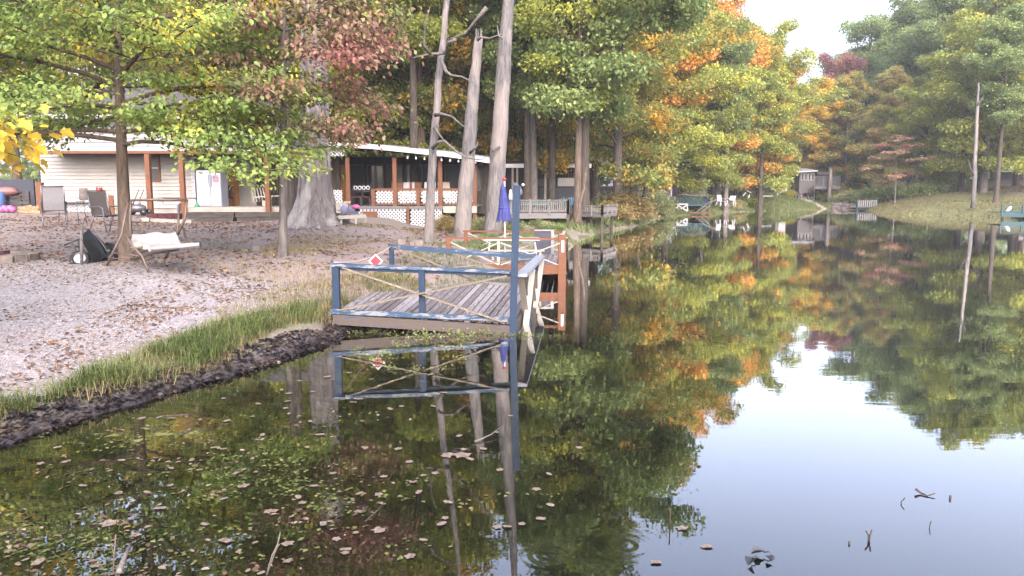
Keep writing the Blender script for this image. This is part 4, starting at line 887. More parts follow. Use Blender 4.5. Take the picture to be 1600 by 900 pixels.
for sy in (-.2, .2): MB().tube([(p.x-.1, p.y+sy, g0+.35), (p.x+.22, p.y+sy, g0+1.0)], .015, 6).build('handle', M['blacktube'], lm_)
# wall things
p = D(130, 303, 32.2); pl_ = MB().lathe((p.x, p.y, D(130, 313, 32.2).z), [(.10, 0), (.16, .03), (.17, .2), (.15, .42), (.17, .5)], 12).build('patterned_urn', M['stone']); tag(pl_, 'tall black and white patterned urn on the ledge by the cream wall', 'urn')
p = D(155, 297, 32.2); rb_ = T('red_bucket', 'small red bucket on the wall ledge left of the maple trunk', 'bucket', p); MB().lathe(p-Vector((0, 0, .1)), [(.10, 0), (.13, .2)], 12).build('bucket', M['red'], rb_); MB().tube([p+Vector((-.13, 0, .1)), p+Vector((0, 0, .2)), p+Vector((.13, 0, .1))], .01, 5).build('handle', M['steel'], rb_)
thingbox('board', 'reddish brown board leaning on the wall just left of the maple trunk', 'board', M['brownpost'], XC(171, 31.8), XC(178.5, 31.8), 31.8, 31.86, gz(XC(175, 31.8), 31.8), D(175, 305, 31.8).z)
mr = T('raised_bed', 'maroon painted brick bed on pale blocks in front of the house wall', 'planter', (hx(228, 28.5), 28.5, .95)); y0 = 28.2; x0, x1 = XC(229, y0), XC(280, y0); zt_, zb_ = D(250, 333.5, y0).z, D(250, 349, y0).z
for r_ in range(2):
    for k in range(6): a = x0+(x1-x0)*(k+.02+(.0 if r_ else .0))/6; MB().box(a, a+(x1-x0)*.96/6, y0+rnd.uniform(-.01, .01), y0+.3, zb_+(zt_-zb_)*r_/2+.004, zb_+(zt_-zb_)*(r_+1)/2).build('brick', M['maroon'], mr)
for k in range(6): a = XC(222, 27.9)+k*.30; MB().box(a, a+.285, 27.85+rnd.uniform(-.03, .03), 28.1, gz(a, 28)-.05, gz(a, 28)+.13).build('block', M['concrete'], mr)
# ================================================================ things at far left
yF = 31.5
thingbox('gate_post', 'short thick brown post at the left corner of the house', 'post', M['brownpost'], XC(59, yF), XC(68, yF), yF, yF+.2, .9, D(60, 285, yF).z)
fc = T('wood_bench', 'low dark slatted bench by the left corner of the house', 'bench', (XC(5, yF), yF, 1.1))
for k in range(4): MB().box(XC(6, yF), XC(45, yF), yF+.1, yF+.14, 1.32+.17*k, 1.42+.17*k).build('slat', M['tie'], fc)
for px in (10, 30, 43): MB().box(XC(px, yF)-.04, XC(px, yF)+.04, yF+.142, yF+.22, gz(XC(px, yF), yF)-.05, 2.0).build('leg', M['tie'], fc)
MB().box(XC(-40, yF+1.5), XC(56, yF+1.5), yF+1.5, yF+1.6, .9, 2.5).build('screen_fence', M['darkblue']).update_tag()
sf = bpy.data.objects['screen_fence']; tag(sf, 'dark slate fence panel behind the low slatted bench', 'fence')
o = MB().ball((XC(12, yF), yF, 1.98), .5, .3, .2, 12, 6, .12).build('cloth', plain('dusty_rose', (.26, .12, .11))); tag(o, 'dusty rose cloth heaped on the slatted bench', 'cloth')
o = MB().lathe((XC(0, yF-.3), yF-.3, gz(XC(0, yF), yF)), [(.22, 0), (.24, .3), (.24, .6), (.2, .78)], 14).build('barrel', M['tarp']); tag(o, 'blue barrel at the left edge in front of the bench', 'barrel')
o = MB(); 
for k in range(5): o.ball((XC(4+k*4.2, yF-.8), yF-.8, gz(XC(10, yF), yF-.8)+.12+.05*(k % 2)), .14, .14, .12, 8, 5)
o = o.build('toy', M['pink']); tag(o, 'pink plastic toy lying in front of the slatted bench', 'toy')
wp_ = T('firewood', 'small heap of split firewood beside the brown corner post', 'firewood', (XC(47, yF-.5), yF-.5, 1.05))
for k in range(9):
    a = XC(38+(k % 5)*4.4, yF-.6); z = gz(a, yF-.6)+.07+.13*(k//5); MB().beam((a-.16, yF-.7+rnd.uniform(-.1, .1), z), (a+.2, yF-.5+rnd.uniform(-.1, .1), z+rnd.uniform(0, .12)), .13, .11).build('log', M['logs'], wp_)
# stone ring
cR = gpt(-6, 408, .8); rg_ = T('fire_ring', 'ring of grey kerb stones at the left edge of the gravel', 'fire pit', cR)
for k in range(16):
    a = 2*math.pi*k/16; c = cR+Vector((.62*math.cos(a), .62*math.sin(a), 0)); t = Vector((-math.sin(a), math.cos(a), 0))*.115
    MB().beam(c-t+Vector((0, 0, .06)), c+t+Vector((0, 0, .06+rnd.uniform(-.01, .01))), .15, .16).build('stone', M['stone'], rg_)
MB().lathe(cR+Vector((0, 0, -.02)), [(.5, 0), (.5, .05), (.01, .06)], 20).build('ash', M['bark_brown'], rg_)
MB().beam(cR+Vector((-.2, .1, .12)), cR+Vector((.35, -.2, .18)), .10, .07).build('log', M['maroon'], rg_)
# ================================================================ wheelbarrow lying on its side
pw = gpt(140, 408, .8); wb_ = T('wheelbarrow', 'black wheelbarrow tipped over on the gravel', 'wheelbarrow', pw); yw = pw.y
def wp2(px, py, dy=0): return D(px, py, yw+dy)
A_ = [wp2(127, 368, -.25), wp2(139, 357, .0), wp2(168, 402, .1), wp2(147, 410, -.25)]      # tray bottom (faces up left)
B_ = [wp2(130, 372, .55), wp2(143, 358, .6), wp2(176, 394, .7), wp2(160, 409, .5)]
mb = MB(); mb.hexa([A_[0], A_[3], A_[2], A_[1], B_[0], B_[3], B_[2], B_[1]])
g = [[wp2(126, 372, -.3), wp2(131, 365, -.1), wp2(139, 358, .3)], [wp2(133, 385, -.38), wp2(141, 375, -.1), wp2(149, 366, .4)], [wp2(141, 400, -.38), wp2(152, 390, -.1), wp2(160, 380, .45)], [wp2(146, 410, -.3), wp2(158, 404, -.05), wp2(171, 398, .4)]]
mb2 = MB().sheet(g, .01); mb.build('tray', M['black'], wb_); mb2.build('tray_side', M['black'], wb_)
MB().tube([wp2(139, 356, .1), wp2(153, 372, .2), wp2(163, 385, .25), wp2(172, 401, .25)], .016, 6).build('rim', M['steel'], wb_)
for a, c in [((100, 383), (126, 373)), ((101, 386), (128, 385))]: MB().tube([wp2(*a, -.3), wp2(*c, -.2)], .016, 6).build('handle', M['black'], wb_)
mb = MB(); mb.beam(wp2(112, 381, -.25), wp2(125, 402, -.2), .05, .05); mb.beam(wp2(124, 374, -.2), wp2(127, 398, -.2), .05, .05); mb.build('leg', M['black'], wb_)
cw = wp2(125, 405, -.35); ax2 = Vector((.25, -.75, .6)).normalized(); tw = MB()
def disc(mb, c, ax, R_, r_, n=20):
    a = ax.orthogonal().normalized(); b = ax.cross(a); ps = [c+(a*math.cos(2*math.pi*k/n)+b*math.sin(2*math.pi*k/n))*R_ for k in range(n+1)]; mb.tube(ps, r_, 8); return mb
disc(tw, cw, ax2, .135, .045).build('tyre', M['black'], wb_); MB().tube([cw-ax2*.03, cw+ax2*.03], .10, 16).build('hub', M['haze_white'], wb_)
o = MB().tube([wp2(127, 403, -.6)-Vector((0,0,.12)), wp2(127, 350, -.6)], .028, 7).build('stake', M['greywood']); tag(o, 'grey wooden stake upright beside the wheelbarrow', 'stake')
o = MB(); 
for k in range(10): o.ball(wp2(163+rnd.uniform(0, 20), 388+rnd.uniform(0, 16), .4+rnd.uniform(-.2, .3)), .16, .14, .10, 8, 5, .25)
o = o.build('trash_bags', M['black']); o.name = 'trash_bag'; tag(o, 'crumpled black plastic heaped at the foot of the maple', 'bag')
# ================================================================ broken garden swing
ysw = gpt(206, 424, .75).y; gs = T('garden_swing', 'broken garden swing with brown tube frame and pale canvas seat', 'swing', gpt(240, 415, .8))
W = lambda px, py, dy=0: D(px, py, ysw+dy)
for pts in [[W(167, 415, .1), W(180, 388, .1), W(190, 367, .1), W(195, 340, .2), W(200, 318, .3)], [W(232, 424, -.1), W(222, 400, 0), W(207, 384, .05), W(196, 366, .1)],
            [W(205, 312, .7), W(203, 340, .7), W(204, 372, .5)], [W(292, 312, .9), W(289, 342, .9), W(278, 366, .9), W(281, 358, 1.0)],
            [W(281, 318, 1.4), W(279, 340, 1.3), W(277, 366, 1.1)], [W(284, 352, 1.4), W(290, 372, 1.2), W(301, 382, 1.0), W(306, 392, .8), W(314, 412, .6)], [W(264, 392, .9), W(258, 404, .9)]]:
    MB().tube(pts, .021, 7).build('frame_leg', M['browntube'], gs)
MB().tube([W(204, 313, .6), W(240, 312, .7), W(270, 312, .8), W(293, 313, .9)], .021, 8).build('top_bar', M['browntube'], gs)
for a, c in [((178, 395), (220, 400)), ((172, 405), (206, 402))]: MB().tube([W(*a, .1), W(*c, .05)], .012, 6).build('crossbar', M['browntube'], gs)
MB().tube([W(204, 405, .3), W(240, 396, .2), W(280, 390, .3)], .018, 6).build('seat_frame', M['browntube'], gs)
mb = MB(); g = []
for i in range(9):
    u = i/8; top = W(203+71*u, 366-3*u+1.2*math.sin(u*9), .85); bot = W(206+79*u, 388-4*u+ (2.5 if i < 2 else 0), .25); row = []
    for j in range(5): t = j/4; row.append(top.lerp(bot, t)+Vector((0, .05*math.sin(t*3.1), -.06*math.sin(t*3.1)+.01*math.sin(u*14+t*5)))) 
    g.append(row)
mb.sheet(g, .012); mb.build('back_canvas', M['fabric'], gs)
mb = MB(); g = []
for i in range(9):
    u = i/8; f = W(233+78*u if i else 231, 389-6.5*u, -.15); b2 = W(214+88*u, 385-6*u, .35); g.append([b2, b2.lerp(f, .5)+Vector((0, 0, -.02)), f, f-Vector((0, -.02, .035))])
mb.sheet(g, .01); mb.build('seat_canvas', M['fabric'], gs)
mb = MB(); mb.tube([W(236, 389, -.16), W(270, 386, -.16), W(311, 382, -.16)], .033, 8); mb.build('seat_bolster', M['fabric'], gs)
mb = MB(); mb.ball(W(215, 384, .15), .10, .09, .06, 8, 5, .3); mb.ball(W(230, 387, .05), .07, .07, .05, 8, 5, .3); mb.build('torn_padding', M['wicker'], gs)
# ================================================================ timber edging in the yard
ed = T('timber_edging', 'row of weathered edging blocks between the pale swing seat and the thin trunk', 'edging', gpt(345, 388, .85)); pe = [gpt(x, y, .85) for x, y in [(308, 384), (330, 386), (352, 388), (374, 390), (402, 392)]]
for a in range(4):
    for h_ in range(2):
        p0 = pe[a].lerp(pe[a+1], h_*.5+.03); p1 = pe[a].lerp(pe[a+1], h_*.5+.47); MB().beam(p0+Vector((0, 0, .045)), p1+Vector((0, rnd.uniform(-.03, .03), .045+rnd.uniform(-.015, .015))), .17, .13).build('block', M['greywood'], ed)
for i, (px, py) in enumerate([(628, 382), (646, 383), (655, 384)]):
    p = gpt(px, py, .7); o = MB().beam(p+Vector((-.09, 0, .06)), p+Vector((.09, .03, .07)), .18, .14).build('concrete_block', M['stone']); tag(o, ['pale broken block left of the thinnest dead trunk', 'dark hollow block in the middle by the thinnest dead trunk', 'dark block nearest the thinnest dead trunk'][i], 'block')
# ================================================================ lattice porch behind the dead trunks
Yp = 33.0
def px_(p, Y=Yp): return XC(p, Y, 1.5)
def pz_(y, Y=Yp): return D(650, y, Y).z
po = T('lattice_porch', 'roofed deck with white lattice panels and brown posts beside the giant tree', 'porch', (px_(560), Yp, .9))
zD = pz_(323)
mb = MB(); 
for k in range(22): mb.box(px_(500), px_(745), Yp+.02+k*.27, Yp+.26+k*.27, zD-.05, zD)
mb.build('deck_boards', M['greywood'], po, kind='stuff')
MB().box(px_(560), px_(692), Yp-.04, Yp+.015, zD-.10, zD+.03).build('deck_edge', M['greywood'], po)
MB().box(px_(692.5), px_(745), Yp-.06, Yp+.015, zD-.26, zD+.03).build('deck_edge', M['white_wood'], po, 'pale deck edge at the water end')
for p_, z0 in ((515, 1.0), (544, 1.0), (617, zD), (688, zD), (742, 0.0)):
    MB().box(px_(p_)-.085, px_(p_)+.085, Yp+.03, Yp+.2, z0-.1, pz_(246 if p_ < 700 else 252)).build('post', M['brownpost'], po)
for p_ in (583, 653): MB().box(px_(p_)-.075, px_(p_)+.075, Yp+.03, Yp+.18, zD, pz_(295)).build('rail_post', M['brownpost'], po)
zr0, zr1 = pz_(317.5), pz_(298)
for a, c in ((585, 615), (620, 650), (656, 685), (691, 739)):
    lt = MB(); lattice(lt, (px_(a)+.06, Yp+.08, zr0), (1, 0, 0), (0, 0, 1), px_(c)-px_(a)-.04, zr1-zr0, .15, .052); lt.build('lattice_panel', M['white'], po)
    MB().box(px_(a)+.02, px_(c), Yp+.05, Yp+.13, zr1+.002, zr1+.10).build('top_rail', M['brownpost'], po)
    MB().box(px_(a)+.02, px_(c), Yp+.05, Yp+.13, zr0-.07, zr0-.002).build('bottom_rail', M['brownpost'], po)
for a, c in ((560, 634), (641, 690)):
    lt = MB(); lattice(lt, (px_(a), Yp-.0, -.1), (1, 0, 0), (0, 0, 1), px_(c)-px_(a), zD-.01, .155, .052); lt.build('skirt_lattice', M['white'], po)
MB().box(px_(635.5), px_(639.5), Yp-.08, Yp+.02, .3, zD+.06).build('skirt_post', M['brownpost'], po)
MB().box(px_(568), px_(591), Yp-.35, Yp-.25, .75, pz_(330)).build('step_board', M['orange'], po)
MB().box(px_(560), px_(690), Yp+.5, Yp+.6, .0, zD-.06).build('dark_backing', M['dark'], po)  # near-black sheet behind the lattice, put in for the dark void under the deck
lt = MB(); lattice(lt, (px_(507), Yp, 1.0), (1, 0, 0), (0, 0, 1), px_(535)-px_(507), pz_(297)-1.0, .15, .05); lt.build('lattice_panel', M['white'], po)
lt = MB(); lattice(lt, (px_(500), Yp-.2, pz_(244)), (1, 0, 0), (0, 0, 1), px_(541)-px_(500), .45, .15, .05); lt.build('lattice_panel', M['white'], po)
# roof in three falling lengths
rp = [(480, 226), (585, 231), (700, 243), (772, 254)]
for i in range(3):
    (a, ya), (c, yc) = rp[i], rp[i+1]; za, zc = pz_(ya), pz_(yc); xa_, xc_ = px_(a), px_(c); yb_ = Yp+5.6
    MB().hexa([(xa_, Yp-.5, za), (xc_, Yp-.5, zc), (xc_, yb_, zc+.35), (xa_, yb_, za+.35), (xa_, Yp-.5, za+.06), (xc_, Yp-.5, zc+.06), (xc_, yb_, zc+.42), (xa_, yb_, za+.42)]).build('roof_sheet', M['roofmetal'], po)
    MB().hexa([(xa_, Yp-.53, za-.07), (xc_, Yp-.53, zc-.07), (xc_, Yp-.503, zc-.07), (xa_, Yp-.503, za-.07), (xa_, Yp-.53, za+.13), (xc_, Yp-.53, zc+.13), (xc_, Yp-.503, zc+.13), (xa_, Yp-.503, za+.13)]).build('fascia', M['white'], po)
    mb = MB(); m_ = 6
    for k in range(m_): x = xa_+(xc_-xa_)*(k+.5)/m_; z = za+(zc-za)*(k+.5)/m_; mb.hexa([(x-.03, Yp-.4, z-.19), (x+.03, Yp-.4, z-.19), (x+.03, yb_, z+.16), (x-.03, yb_, z+.16), (x-.03, Yp-.4, z-.012), (x+.03, Yp-.4, z-.012), (x+.03, yb_, z+.33), (x-.03, yb_, z+.33)])
    mb.build('rafters', M['bark_dark'], po)
for k in range(9):
    px = 640+k*13; z = pz_(244+k*.9)-.03; o = MB().lathe((px_(px), Yp-.42, z-.10), [(.02, 0), (.045, .03), (.03, .08), (.01, .12)], 8).build('lantern', M['haze_white']); tag(o, 'tiny white lantern in the string under the porch roof edge', 'lantern', 'string of tiny lanterns under the porch roof')
# cabin body behind
cb = T('dark_cabin', 'dark screened cabin behind the lattice porch', 'cabin', (px_(560), Yp+5, 1.2))
yc_ = Yp+5.7; MB().box(XC(520, yc_), XC(765, yc_), yc_+.05, yc_+4, .9, 3.65).build('wall', M['bark_dark'], cb)
for a in range(545, 755, 30):
    if 585 < a < 600: continue
    f = MB(); x0, x1 = XC(a, yc_), XC(a+26, yc_); f.box(x0, x0+.06, yc_-.03, yc_+.045, 2.0, 3.3); f.box(x1-.06, x1, yc_-.03, yc_+.045, 2.0, 3.3); f.box(x0+.061, x1-.061, yc_-.03, yc_+.045, 2.0, 2.07); f.box(x0+.061, x1-.061, yc_-.03, yc_+.045, 3.23, 3.3)
    fo = f.build('window', M['greywood'], cb); MB().box(x0+.05, x1-.05, yc_+.0, yc_+.03, 2.05, 3.25).build('pane', M['glass'], fo)
MB().box(XC(532, Yp+3), XC(541, Yp+3), Yp+3, Yp+3.05, zD, 3.2).build('curtain', M['amber'], cb, 'warm orange curtain at the cabin door')
# porch contents
bnx = T('iron_bench', 'black iron bench with white scrolls at the left end of the lattice porch', 'bench', (px_(560), Yp+.6, zD)); y = Yp+.7
for k in range(4): disc(MB(), Vector((px_(551+k*6.5), y, zD+.80)), Vector((0, 1, 0)), .07, .018, 14).build('scroll', M['haze_white'], bnx)
MB().box(px_(546), px_(576), y-.3, y+.02, zD+.38, zD+.44).build('seat', M['maroon'], bnx); MB().box(px_(546), px_(576), y+.03, y+.06, zD+.62, zD+.68).build('back_rail', M['blacktube'], bnx)
for px in (547, 561, 575):
    MB().box(px_(px)-.03, px_(px)+.03, y-.3, y-.24, zD, zD+.379).build('leg', M['blacktube'], bnx); MB().box(px_(px)-.02, px_(px)+.02, y+.03, y+.07, zD, zD+.95).build('leg', M['blacktube'], bnx)
for i, (px, mt, lab) in enumerate([(623, 'brownpost', 'brown wooden chair back behind the lattice rail, second bay'), (635, 'white', 'white round chair behind the lattice rail'), (652, 'brownpost', 'brown chair behind the lattice rail beside the middle post'), (668, 'haze_white', 'white hooped chair behind the lattice rail right of the thinnest dead trunk'), (696, 'wicker', 'tan chair behind the lattice rail at the right bay')]):
    rt = folding_chair('deck_chair', px, 320, Yp+1.1, lab, M[mt], M[mt], rz=.3*(-1)**i, sc=.98, z=zD, reclin=.1)
# white reclining double lounger
Yl = 22.9; pl = D(545, 349, Yl); lg = T('lounger', 'white wooden double lounger with blue-grey cushions beside the giant tree', 'lounger', pl)
def lp(px, py, dy=0): return D(px, py, Yl+dy)
for k in range(3):
    for (a, dx) in ((527, 0), (538, 0)):
        MB().beam(lp(a+k*2.6, 333, .25), lp(a-1.5+k*2.6, 317, .55), .045, .02, up=(0, 1, 0)).build('back_slat', M['white_wood'], lg)
for (a, c) in (((525, 318), (536, 318)), ((537, 316), (548, 316))): MB().beam(lp(*a, .52), lp(*c, .52), .03, .06).build('back_rail', M['white_wood'], lg)
for k in range(6): MB().beam(lp(529+k*6.3, 339-k*.25, -.05), lp(534+k*6.2, 334.5-k*.2, .65), .10, .022).build('seat_slat', M['white_wood'], lg)
MB().beam(lp(529, 340, -.08), lp(572, 337.5, -.08), .03, .10).build('front_rail', M['white_wood'], lg)
for (a, b2, dy) in ((533, 349, 0), (556, 350, -.1), (571, 347, 0), (545, 345, .5)): MB().beam(lp(a, b2, dy), lp(a+1, 338, dy), .06, .06, up=(0, 1, 0)).build('leg', M['white_wood'], lg)
for (a, c) in (((527, 329), (548, 331)), ((548, 330), (562, 331))): MB().beam(lp(*a, 0), lp(*c, -.05), .07, .025).build('arm_rest', M['greywood'], lg)
for i, (a, b2, mt, lab, rx, rz_) in enumerate([(538, 328, 'purple', 'blue-grey cushion leaning on the left back of the white lounger', .12, .16), (550, 328, 'purple', 'blue-grey cushion leaning on the right back of the white lounger', .10, .14), (553, 335, 'purple', 'blue-grey cushion lying on the seat of the white lounger', .16, .06), (556, 323, 'pink', 'bright pink cushion on the right side of the white lounger', .12, .07)]):
    c = lp(a, b2, .25 if i < 2 else .1); o = MB().ball(c, rx, .07, rz_, 12, 8).build('cushion', M[mt]); tag(o, lab, 'cushion')
# ================================================================ satellite dish, lamp
Yd_ = 30; p = D(806, 297, Yd_); sdh = T('satellite_dish', 'grey satellite dish standing left of the first grey deck', 'satellite dish', (p.x, p.y, gz(p.x, p.y)))
ax3 = Vector((.75, -.45, .55)).normalized(); a3 = ax3.orthogonal().normalized(); b3 = ax3.cross(a3); vs = [p]; fs = []; n = 18
for i in range(1, 4):
    for j in range(n): t = 2*math.pi*j/n; r_ = .28*i/3; vs.append(p+(a3*math.cos(t)+b3*math.sin(t))*r_+ax3*(.10*(i/3)**2))
for j in range(n): fs.append((0, 1+j, 1+(j+1) % n))
for i in range(2):
    for j in range(n): q = (j+1) % n; fs.append((1+i*n+j, 1+(i+1)*n+j, 1+(i+1)*n+q, 1+i*n+q))
vs2 = [v-ax3*.015 for v in vs]; k = len(vs); MB().add(vs+vs2, fs+[tuple(k+i for i in f[::-1]) for f in fs], True).build('reflector', M['steel'], sdh)
MB().tube([p-ax3*.02, (p.x, p.y+.15, gz(p.x, p.y))], .03, 7).build('mast', M['steel'], sdh)
MB().tube([p-b3*.1, p+ax3*.36], .012, 5).build('arm', M['steel'], sdh); MB().ball(p+ax3*.38, .06, .05, .05, 8, 5).build('receiver', M['haze_white'], sdh)
# ================================================================ grey decks over the bank
def railing_deck(name, label, cat, P0, P1, depth_v, zdeck, zrail, fasc, nbal, posts, matf='greywood', mat='greywood', post_z=-1.0, rail_back=False, midpost=4):
    """P0-P1 front edge (xy), depth_v vector to the back"""
    root = T(name, label, cat, (P0[0], P0[1], 0)); a = Vector((P0[0], P0[1], 0)); c = Vector((P1[0], P1[1], 0)); dv = Vector((depth_v[0], depth_v[1], 0)); Zv = lambda p, z: Vector((p.x, p.y, z))
    nb_ = 14; mb = MB()
    for k in range(nb_):
        t0, t1 = k/nb_+.006, (k+1)/nb_-.006; q = [a+dv*t0, c+dv*t0, c+dv*t1, a+dv*t1]; mb.hexa([Zv(p, zdeck-.04) for p in q]+[Zv(p, zdeck) for p in q])
    mb.build('deck_boards', M[matf], root, kind='stuff')
    sides = [(a, c)] + [(c, c+dv)] + ([(a, a+dv)] if rail_back else [])
    for (u, v) in sides:
        MB().beam(Zv(u, zdeck-fasc/2-.02), Zv(v, zdeck-fasc/2-.02), .05, fasc).build('fascia', M[matf], root)
        MB().beam(Zv(u, zrail), Zv(v, zrail), .10, .05).build('top_rail', M[mat], root); MB().beam(Zv(u, zdeck+.09), Zv(v, zdeck+.09), .05, .06).build('bottom_rail', M[mat], root)
        L = (v-u).length; nn_ = max(3, int(nbal*L/(c-a).length)); mb = MB()
        for k in range(nn_): p = u.lerp(v, (k+.5)/nn_); mb.box(p.x-.025, p.x+.025, p.y-.02, p.y+.02, zdeck+.10, zrail-.02)
        mb.build('balusters', M[mat], root, kind='stuff')
        for k in range(midpost if L > 2 else 2): p = u.lerp(v, k/(max(1, (midpost if L > 2 else 2)-1))); mb = MB(); mb.box(p.x-.05, p.x+.05, p.y-.05, p.y+.05, zdeck-.1, zrail+.05); mb.build('post', M[mat], root)
    for (s, t) in posts:
        p = a.lerp(c, s)+dv*t; MB().box(p.x-.06, p.x+.06, p.y-.06, p.y+.06, post_z, zdeck-.05).build('stilt', M['bark_dark'], root)
    return root
railing_deck('grey_deck', 'weathered grey deck with baluster railing on stilts at the bank, nearest of the grey decks', 'deck', (XC(798, 34), 34), (XC(888, 34), 34.2), (.3, 3.6), D(850, 333, 34).z, D(850, 313, 34).z, .22, 30, [(.0, .1), (.45, .1), (.72, .1), (.8, .6), (1, 0), (1, .5), (.95, 1)])
railing_deck('grey_deck', 'lower grey deck jutting over the water right of the first grey deck', 'deck', (XC(893, 38), 38), (XC(941, 36.5), 36.5), (1.0, 2.6), D(920, 334, 37).z, D(920, 322, 37).z, .14, 16, [(.2, 0), (.6, .1), (1, 0), (.9, .9)])
railing_deck('grey_deck', 'raised grey deck farther back between the two pale trunks', 'deck', (XC(944, 50), 50), (XC(999, 50), 50), (.5, 3.5), D(970, 314, 50).z, D(970, 303, 50).z, .16, 22, [(.05, 0), (.3, 0), (.6, 0), (1, 0)], post_z=.3)
p = D(797, 322, 30.5); lp_ = T('lamp_post', 'white pole lamp between the umbrella and the first grey deck', 'lamp', (p.x, p.y, gz(p.x, p.y))); q = D(798, 312, 30.5)
MB().tube([(q.x, q.y, gz(q.x, q.y)), q], .03, 8).build('pole', M['steel'], lp_); MB().lathe(q-Vector((0, 0, .02)), [(.05, 0), (.085, .04), (.09, .22), (.06, .3), (.065, .38), (.02, .42)], 12).build('lamp_head', M['haze_white'], lp_)
# furniture near grey decks
def adirondack(name, px, py, Y, label, mat, rz=0, sc=1.0, group=None):
    p = gpt(px, py, 1.0); p = D(px, py, Y); root = T(name, label, 'chair', (p.x, p.y, p.z), group, rz); root.scale = (sc,)*3
    def lb(mb, nm): me = bpy.data.meshes.new(nm); me.from_pydata([tuple(v) for v in mb.v], [], mb.f); me.materials.append(mat); return nobj(nm, me, None, root)
    for k in range(5): lb(MB().beam((-.24+k*.12, .25, .3), (-.28+k*.14, .55, 1.0-.05*abs(k-2)), .10, .02, up=(0, 1, 0)), 'back_slat')
    for k in range(4): lb(MB().box(-.3, .3, -.3+k*.14, -.18+k*.14, .36-k*.02, .38-k*.02), 'seat_slat')
    for sx in (-1, 1):
        lb(MB().box(sx*.34-.06, sx*.34+.06, -.35, .35, .55, .575), 'arm_rest'); lb(MB().box(sx*.33-.03, sx*.33+.03, -.33, -.23, 0, .549), 'leg'); lb(MB().beam((sx*.3, -.2, .32), (sx*.3, .55, .02), .03, .1), 'leg')
    return root
M['forest'] = plain('forest_green', (.03, .13, .09), .5); M['cyan'] = plain('blue_chair', (.06, .22, .42), .5)
for px, py, Y, lab, mt in [(888, 308, 44, 'dark green garden chair in front of the screened cottage', 'forest'), (899, 308, 44.6, 'blue garden chair right of the dark green one', 'cyan')]:
    X = XC(px, Y); o = adirondack('garden_chair', px, py, Y, lab, M[mt], .4); o.location.z = gz(X, Y)
for i, (px, lab) in enumerate([(838, 'orange-brown garden chair by the blue wall, left one'), (845, 'orange-brown garden chair by the blue wall, right one')]): X = XC(px, 43); o = adirondack('garden_chair', px, 308, 43, lab, M['orange'], .2+i); o.location.z = gz(X, 43)
p = D(934, 311, 47); o = MB().lathe((p.x, p.y, gz(p.x, p.y)), [(.16, 0), (.2, .2), (.22, .36)], 12).build('flower_pot', M['red']); tag(o, 'red pot on the grass behind the lower grey deck', 'pot')
p = D(878, 307, 38.5); o = MB().lathe((p.x, p.y, gz(p.x, p.y)), [(.14, 0), (.17, .1), (.12, .3), (.16, .55), (.1, .62)], 12).build('clay_pot', M['orange']); tag(o, 'terracotta pot standing behind the first grey deck', 'pot')
p = D(865, 322, 36.5); mb = MB().ball((p.x-.8, p.y, 1.38), 1.0, .5, .14, 14, 8, .1); o = mb.build('green_shape', M['forest']); tag(o, 'low rounded green shape on the first grey deck', 'shape')  # rounded green form added for vague greenish shapes behind the balusters
# ================================================================ screened cottage
Yc = 47.0; sc_ = T('screened_cottage', 'long dark screened cottage with grey roof and blue base behind the grey decks', 'cottage', (XC(785, Yc), Yc, 1.8))
def cz(y): return D(850, y, Yc).z
MB().box(XC(770, Yc), XC(912, Yc), Yc+.05, Yc+5, 1.4, cz(258)).build('wall', M['dark'], sc_)
MB().box(XC(812, Yc), XC(908, Yc), Yc-.05, Yc+.045, 1.4, cz(293)).build('base_wall', M['darkblue'], sc_)
MB().box(XC(871, Yc), XC(906, Yc), Yc-.10, Yc-.055, cz(291), cz(278)).build('siding_panel', M['siding'], sc_, 'beige panel below the screens')
MB().box(XC(818, Yc), XC(868, Yc), Yc-.10, Yc-.055, cz(291), cz(279)).build('siding_panel', M['deck_beam'], sc_)
MB().hexa([(XC(765, Yc), Yc-1.2, cz(261)), (XC(920, Yc), Yc-1.2, cz(261)), (XC(920, Yc), Yc+5, cz(246)), (XC(765, Yc), Yc+5, cz(246)), (XC(765, Yc), Yc-1.2, cz(259)), (XC(920, Yc), Yc-1.2, cz(259)), (XC(920, Yc), Yc+5, cz(243)), (XC(765, Yc), Yc+5, cz(243))]).build('roof', M['shingle'], sc_)
MB().box(XC(765, Yc), XC(920, Yc), Yc-1.25, Yc-1.205, cz(263), cz(257)).build('fascia', M['haze_white'], sc_)
for px in (788, 801, 808, 825, 838, 852): MB().box(XC(px, Yc-1)-.06, XC(px, Yc-1)+.06, Yc-1.0, Yc-.9, 1.5, cz(261)).build('post', M['concrete'], sc_)
for k in range(9): a = XC(870+k*4.3, Yc); MB().box(a, a+.025, Yc-.09, Yc+.04, cz(278), cz(262)).build('mullion', M['greywood'], sc_)
# pale cottage farther right
Yq = 66.0; pc = T('pale_cottage', 'pale cottage with white porch columns above the yellow bushes', 'cottage', (XC(1003, Yq), Yq, 2)); cq = lambda y: D(1000, y, Yq).z
MB().box(XC(1000, Yq), XC(1052, Yq), Yq+.6, Yq+5, 1.5, cq(278)).build('wall', M['siding'], pc)
MB().hexa([(XC(998, Yq), Yq-.8, cq(280)), (XC(1056, Yq), Yq-.8, cq(280)), (XC(1056, Yq), Yq+3, cq(268)), (XC(998, Yq), Yq+3, cq(268)), (XC(998, Yq), Yq-.8, cq(278)), (XC(1056, Yq), Yq-.8, cq(278)), (XC(1056, Yq), Yq+3, cq(266)), (XC(998, Yq), Yq+3, cq(266))]).build('roof', M['shingle'], pc)
for px in (1004, 1013, 1022, 1031, 1041, 1047): MB().box(XC(px, Yq)-.05, XC(px, Yq)+.05, Yq-.5, Yq-.4, 1.4, cq(280)).build('column', M['white'], pc)
